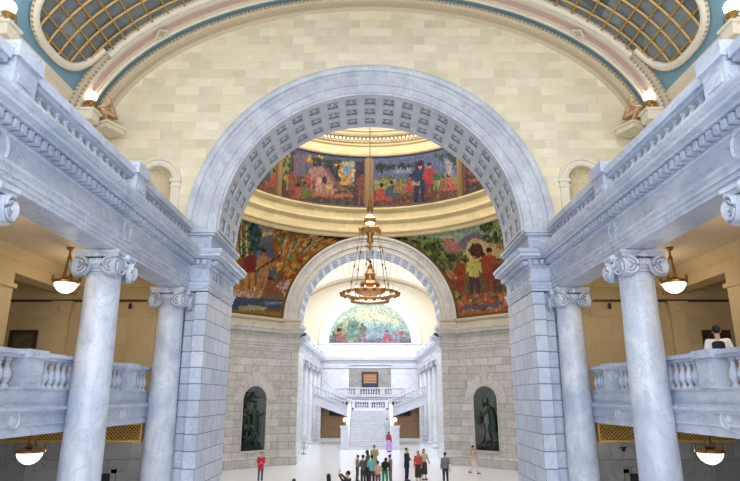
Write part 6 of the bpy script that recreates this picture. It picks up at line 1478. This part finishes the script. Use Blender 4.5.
def scaled(b, k, off, rot=0, src=None):
    c, s = math.cos(rot), math.sin(rot)
    b.add([((x*c-y*s)*k+off[0], (x*s+y*c)*k+off[1], z*k+off[2]) for x, y, z in src.v], src.f)
def left_group(e):
    rk = MB(); random.seed(3)
    for i in range(26):
        x = random.uniform(-.7,.65); rk.ball((x, random.uniform(-.02,.4), random.uniform(.0,.4+.5*max(0,-x))), (random.uniform(.15,.3), .2, random.uniform(.12,.28)), 8, 6)
    rk.box(-.86,.86,-.1,.3,0,.18)
    remesh('rock_base', rk, M['bronzerock'], .04, 1, e)
    m = MB(); bfig(m, pose(elR=(.26,-.08,1.16), wrR=(.30,-.25,1.30), elL=(-.26,-.05,1.2), wrL=(-.36,-.2,1.28), knL=(-.13,-.14,.52), anL=(-.15,-.1,.14), head=(.03,-.03,1.59)))
    b = MB(); scaled(b, 1.55, (.12,.0,.42), .25, m)
    remesh('standing_figure', b, M['bronze'], .025, 1, e)
    b = MB(); loft(b, [((.12,.1,1.0), .30,.2), ((.12,.12,1.6), .33,.2), ((.12,.1,2.3), .30,.19), ((.12,.08,2.6), .2,.15)]); b.tube([(.4,-.1,2.4),(.45,-.1,1.6),(.5,.0,.8)], [.1,.14,.1], 8)
    remesh('drapery', b, M['bronze'], .03, 1, e)
    m = MB(); bfig(m, crouch); b = MB(); scaled(b, 1.35, (-.42,-.02,.55), -.2, m); scaled(b, 1.1, (.12,.0,.4), .6, m)
    remesh('seated_figures', b, M['bronze'], .03, 1, e)
    m = MB(); bfig(m, look); b = MB(); scaled(b, 1.2, (-.5,.15,1.0), .3, m)
    remesh('young_figure', b, M['bronze'], .03, 1, e)
    b = MB(); random.seed(5)
    for i in range(34):
        a = random.uniform(0, PI); r = random.uniform(.2,.85)
        b.ball((r*math.cos(a)*.9-.1, random.uniform(.2,.5), 3.15+r*math.sin(a)), (random.uniform(.06,.13), .05, random.uniform(.05,.1)), 7, 5)
    b.tube([(-.7,.3,.4),(-.62,.35,1.8),(-.5,.35,2.8),(-.2,.35,3.5),(.3,.35,3.9)], [.14,.12,.1,.07,.03], 8)
    b.tube([(-.5,.35,2.8),(-.6,.3,3.4),(-.3,.3,3.9)], [.07,.05,.02], 6)
    b.build('tree_with_leaves', M['bronze'], e, smooth=True)
def right_group(e):
    rk = MB(); random.seed(8)
    rk.box(-.86,.86,-.1,.3,0,.35)
    for i in range(20): rk.ball((random.uniform(-.75,.75), random.uniform(-.2,.35), random.uniform(.2,.5)), (random.uniform(.15,.3), .2, random.uniform(.08,.2)), 8, 6)
    remesh('rock_base', rk, M['bronzerock'], .04, 1, e)
    p = pose(chest=(0,-.06,1.27), neck=(0,-.15,1.41), head=(-.0,-.24,1.52), shL=(-.18,-.1,1.35), shR=(.18,-.1,1.35), elL=(-.25,-.3,1.15), wrL=(-.14,-.52,1.05), elR=(.25,-.28,1.1), wrR=(.1,-.5,1.0), knL=(-.12,-.18,.52), anL=(-.12,-.12,.1), knR=(.12,.05,.5), anR=(.12,.2,.1))
    m = MB(); bfig(m, p); b = MB(); scaled(b, 1.75, (.36,.15,.48), -1.1, m)
    remesh('bearded_figure', b, M['bronze'], .025, 1, e)
    c, s = math.cos(-1.1), math.sin(-1.1)
    T_ = lambda x, y, z: ((x*c-y*s)*1.75+.36, (x*s+y*c)*1.75+.15, z*1.75+.48)
    b = MB(T_); b.lathe([(0,.17),(.08,.165),(.10,.10),(.11,.06),(.2,.03),(.2,.015),(.1,.02)], 20, (0,-.235,1.54)); b.ball((0,-.33,1.43), (.06,.06,.1), 8, 6)
    b.build('hat_and_beard', M['bronze'], e, smooth=True)
    b = MB(T_); loft(b, [((0,.03,.42),.2,.17),((0,.03,.7),.21,.17),((0,.0,1.0),.20,.16),((0,-.06,1.3),.22,.15),((0,-.1,1.38),.17,.12)])
    remesh('long_coat', b, M['bronze'], .03, 1, e)
    b = MB(T_); b.ball((-.02,-.52,.94), (.22,.17,.25), 14, 10); b.tube([(-.02,-.52,1.18),(-.02,-.5,1.22),(.02,-.45,1.1)], .025, 6)
    remesh('round_bundle', b, M['bronze'], .025, 1, e)
    b = MB(); b.tube([(-.45,.1,.4),(-.3,.2,1.2),(-.5,.25,1.9)], [.06,.05,.03], 6); b.build('plant_stem', M['bronze'], e, smooth=True)
bronze('dark bronze group with tall standing figure and leafy tree in the left niche', -1, left_group)
bronze('dark bronze bearded man in a hat stooping over a round bundle in the right niche', 1, right_group)

# ------------------------------------------------------------------ small gilded figures on the ledge beside the wall
for s in (-1, 1):
    side = 'left' if s < 0 else 'right'
    e = thing('gilded_statue', 'small gilded figure group seated on the %s ledge where the vault meets the wall' % side, 'statue', (s*9.3, 18.55, 13.85), math.radians(25*s))
    b = MB(); b.box(-.34,.34,-.3,.45,-.22,0); b.box(-.4,.4,-.35,.5,-.05,.02); b.build('plinth', M['cream'], e)
    m = MB(); bfig(m, crouch); b = MB(); scaled(b, .95, (-.12*s,0,.0), .5*s, m); scaled(b, .62, (.28*s,-.15,.0), -.5*s, m)
    remesh('figures', b, plain('gilded_stone', (.50,.32,.18), .5, .2, nscale=6, var=.4), .025, 1, e)
# ------------------------------------------------------------------ light
w = bpy.data.worlds.new('World'); SC.world = w; w.use_nodes = True
w.node_tree.nodes['Background'].inputs[0].default_value = (.75,.85,1,1); w.node_tree.nodes['Background'].inputs[1].default_value = .5
def area(name, loc, size, power, color, target=None, sizey=None):
    l = bpy.data.lights.new(name, 'AREA'); l.energy = power; l.color = color
    l.shape = 'RECTANGLE'; l.size = size; l.size_y = sizey or size
    o = bpy.data.objects.new(name, l); COL.objects.link(o); o.location = loc
    d = Vector(target) - Vector(loc); o.rotation_euler = d.to_track_quat('-Z', 'Y').to_euler()
    return o
def point(name, loc, power, color, r=.1):
    l = bpy.data.lights.new(name, 'POINT'); l.energy = power; l.color = color; l.shadow_soft_size = r
    o = bpy.data.objects.new(name, l); COL.objects.link(o); o.location = loc
    return o
# daylight of the near skylight, plus an added bluish fill behind the viewer
area('skylight_near', (0, 5, 18.4), 14, 2650, (.93,.96,1.0), (0, 6, 0), 12)
area('rear_fill', (0, -5.6, 8), 10, 2300, (.88,.93,1.0), (0, 18, 8), 7)
# far hall, flooded with daylight
area('skylight_far', (0, 59, 18.3), 14, 4900, (.97,.98,1.0), (0, 60, 0), 22)
# rotunda: daylight down from the dome
area('dome_light', (0, CY, 27.5), 13, 4200, (1.0,.97,.92), (0, CY, 0))
for s in (-1, 1):
    for y in (2.5, 7.5, 12, 16.5):
        point('gallery_light', (s*8.3, y, 7.6 if y > 14 else 7.2), 44, (1.0,.76,.46), .25)
        point('passage_light', (s*8.3, y, 3.0), 18, (1.0,.86,.68), .2)
# camera
cam = bpy.data.cameras.new('camera'); cam.sensor_width = 36; cam.lens = 575/740*36
cam.clip_end = 300; cam.clip_start = .05
co = bpy.data.objects.new('camera', cam); COL.objects.link(co)
co.location = (0, 0, 4.6); co.rotation_euler = (PI/2 + math.atan(156.5/575), 0, 0)
SC.camera = co
SC.view_settings.view_transform = 'Standard'; SC.view_settings.look = 'None'
SC.view_settings.exposure = 0.0
SC.cycles.max_bounces = 6; SC.cycles.diffuse_bounces = 4
SC.cycles.sample_clamp_indirect = 6
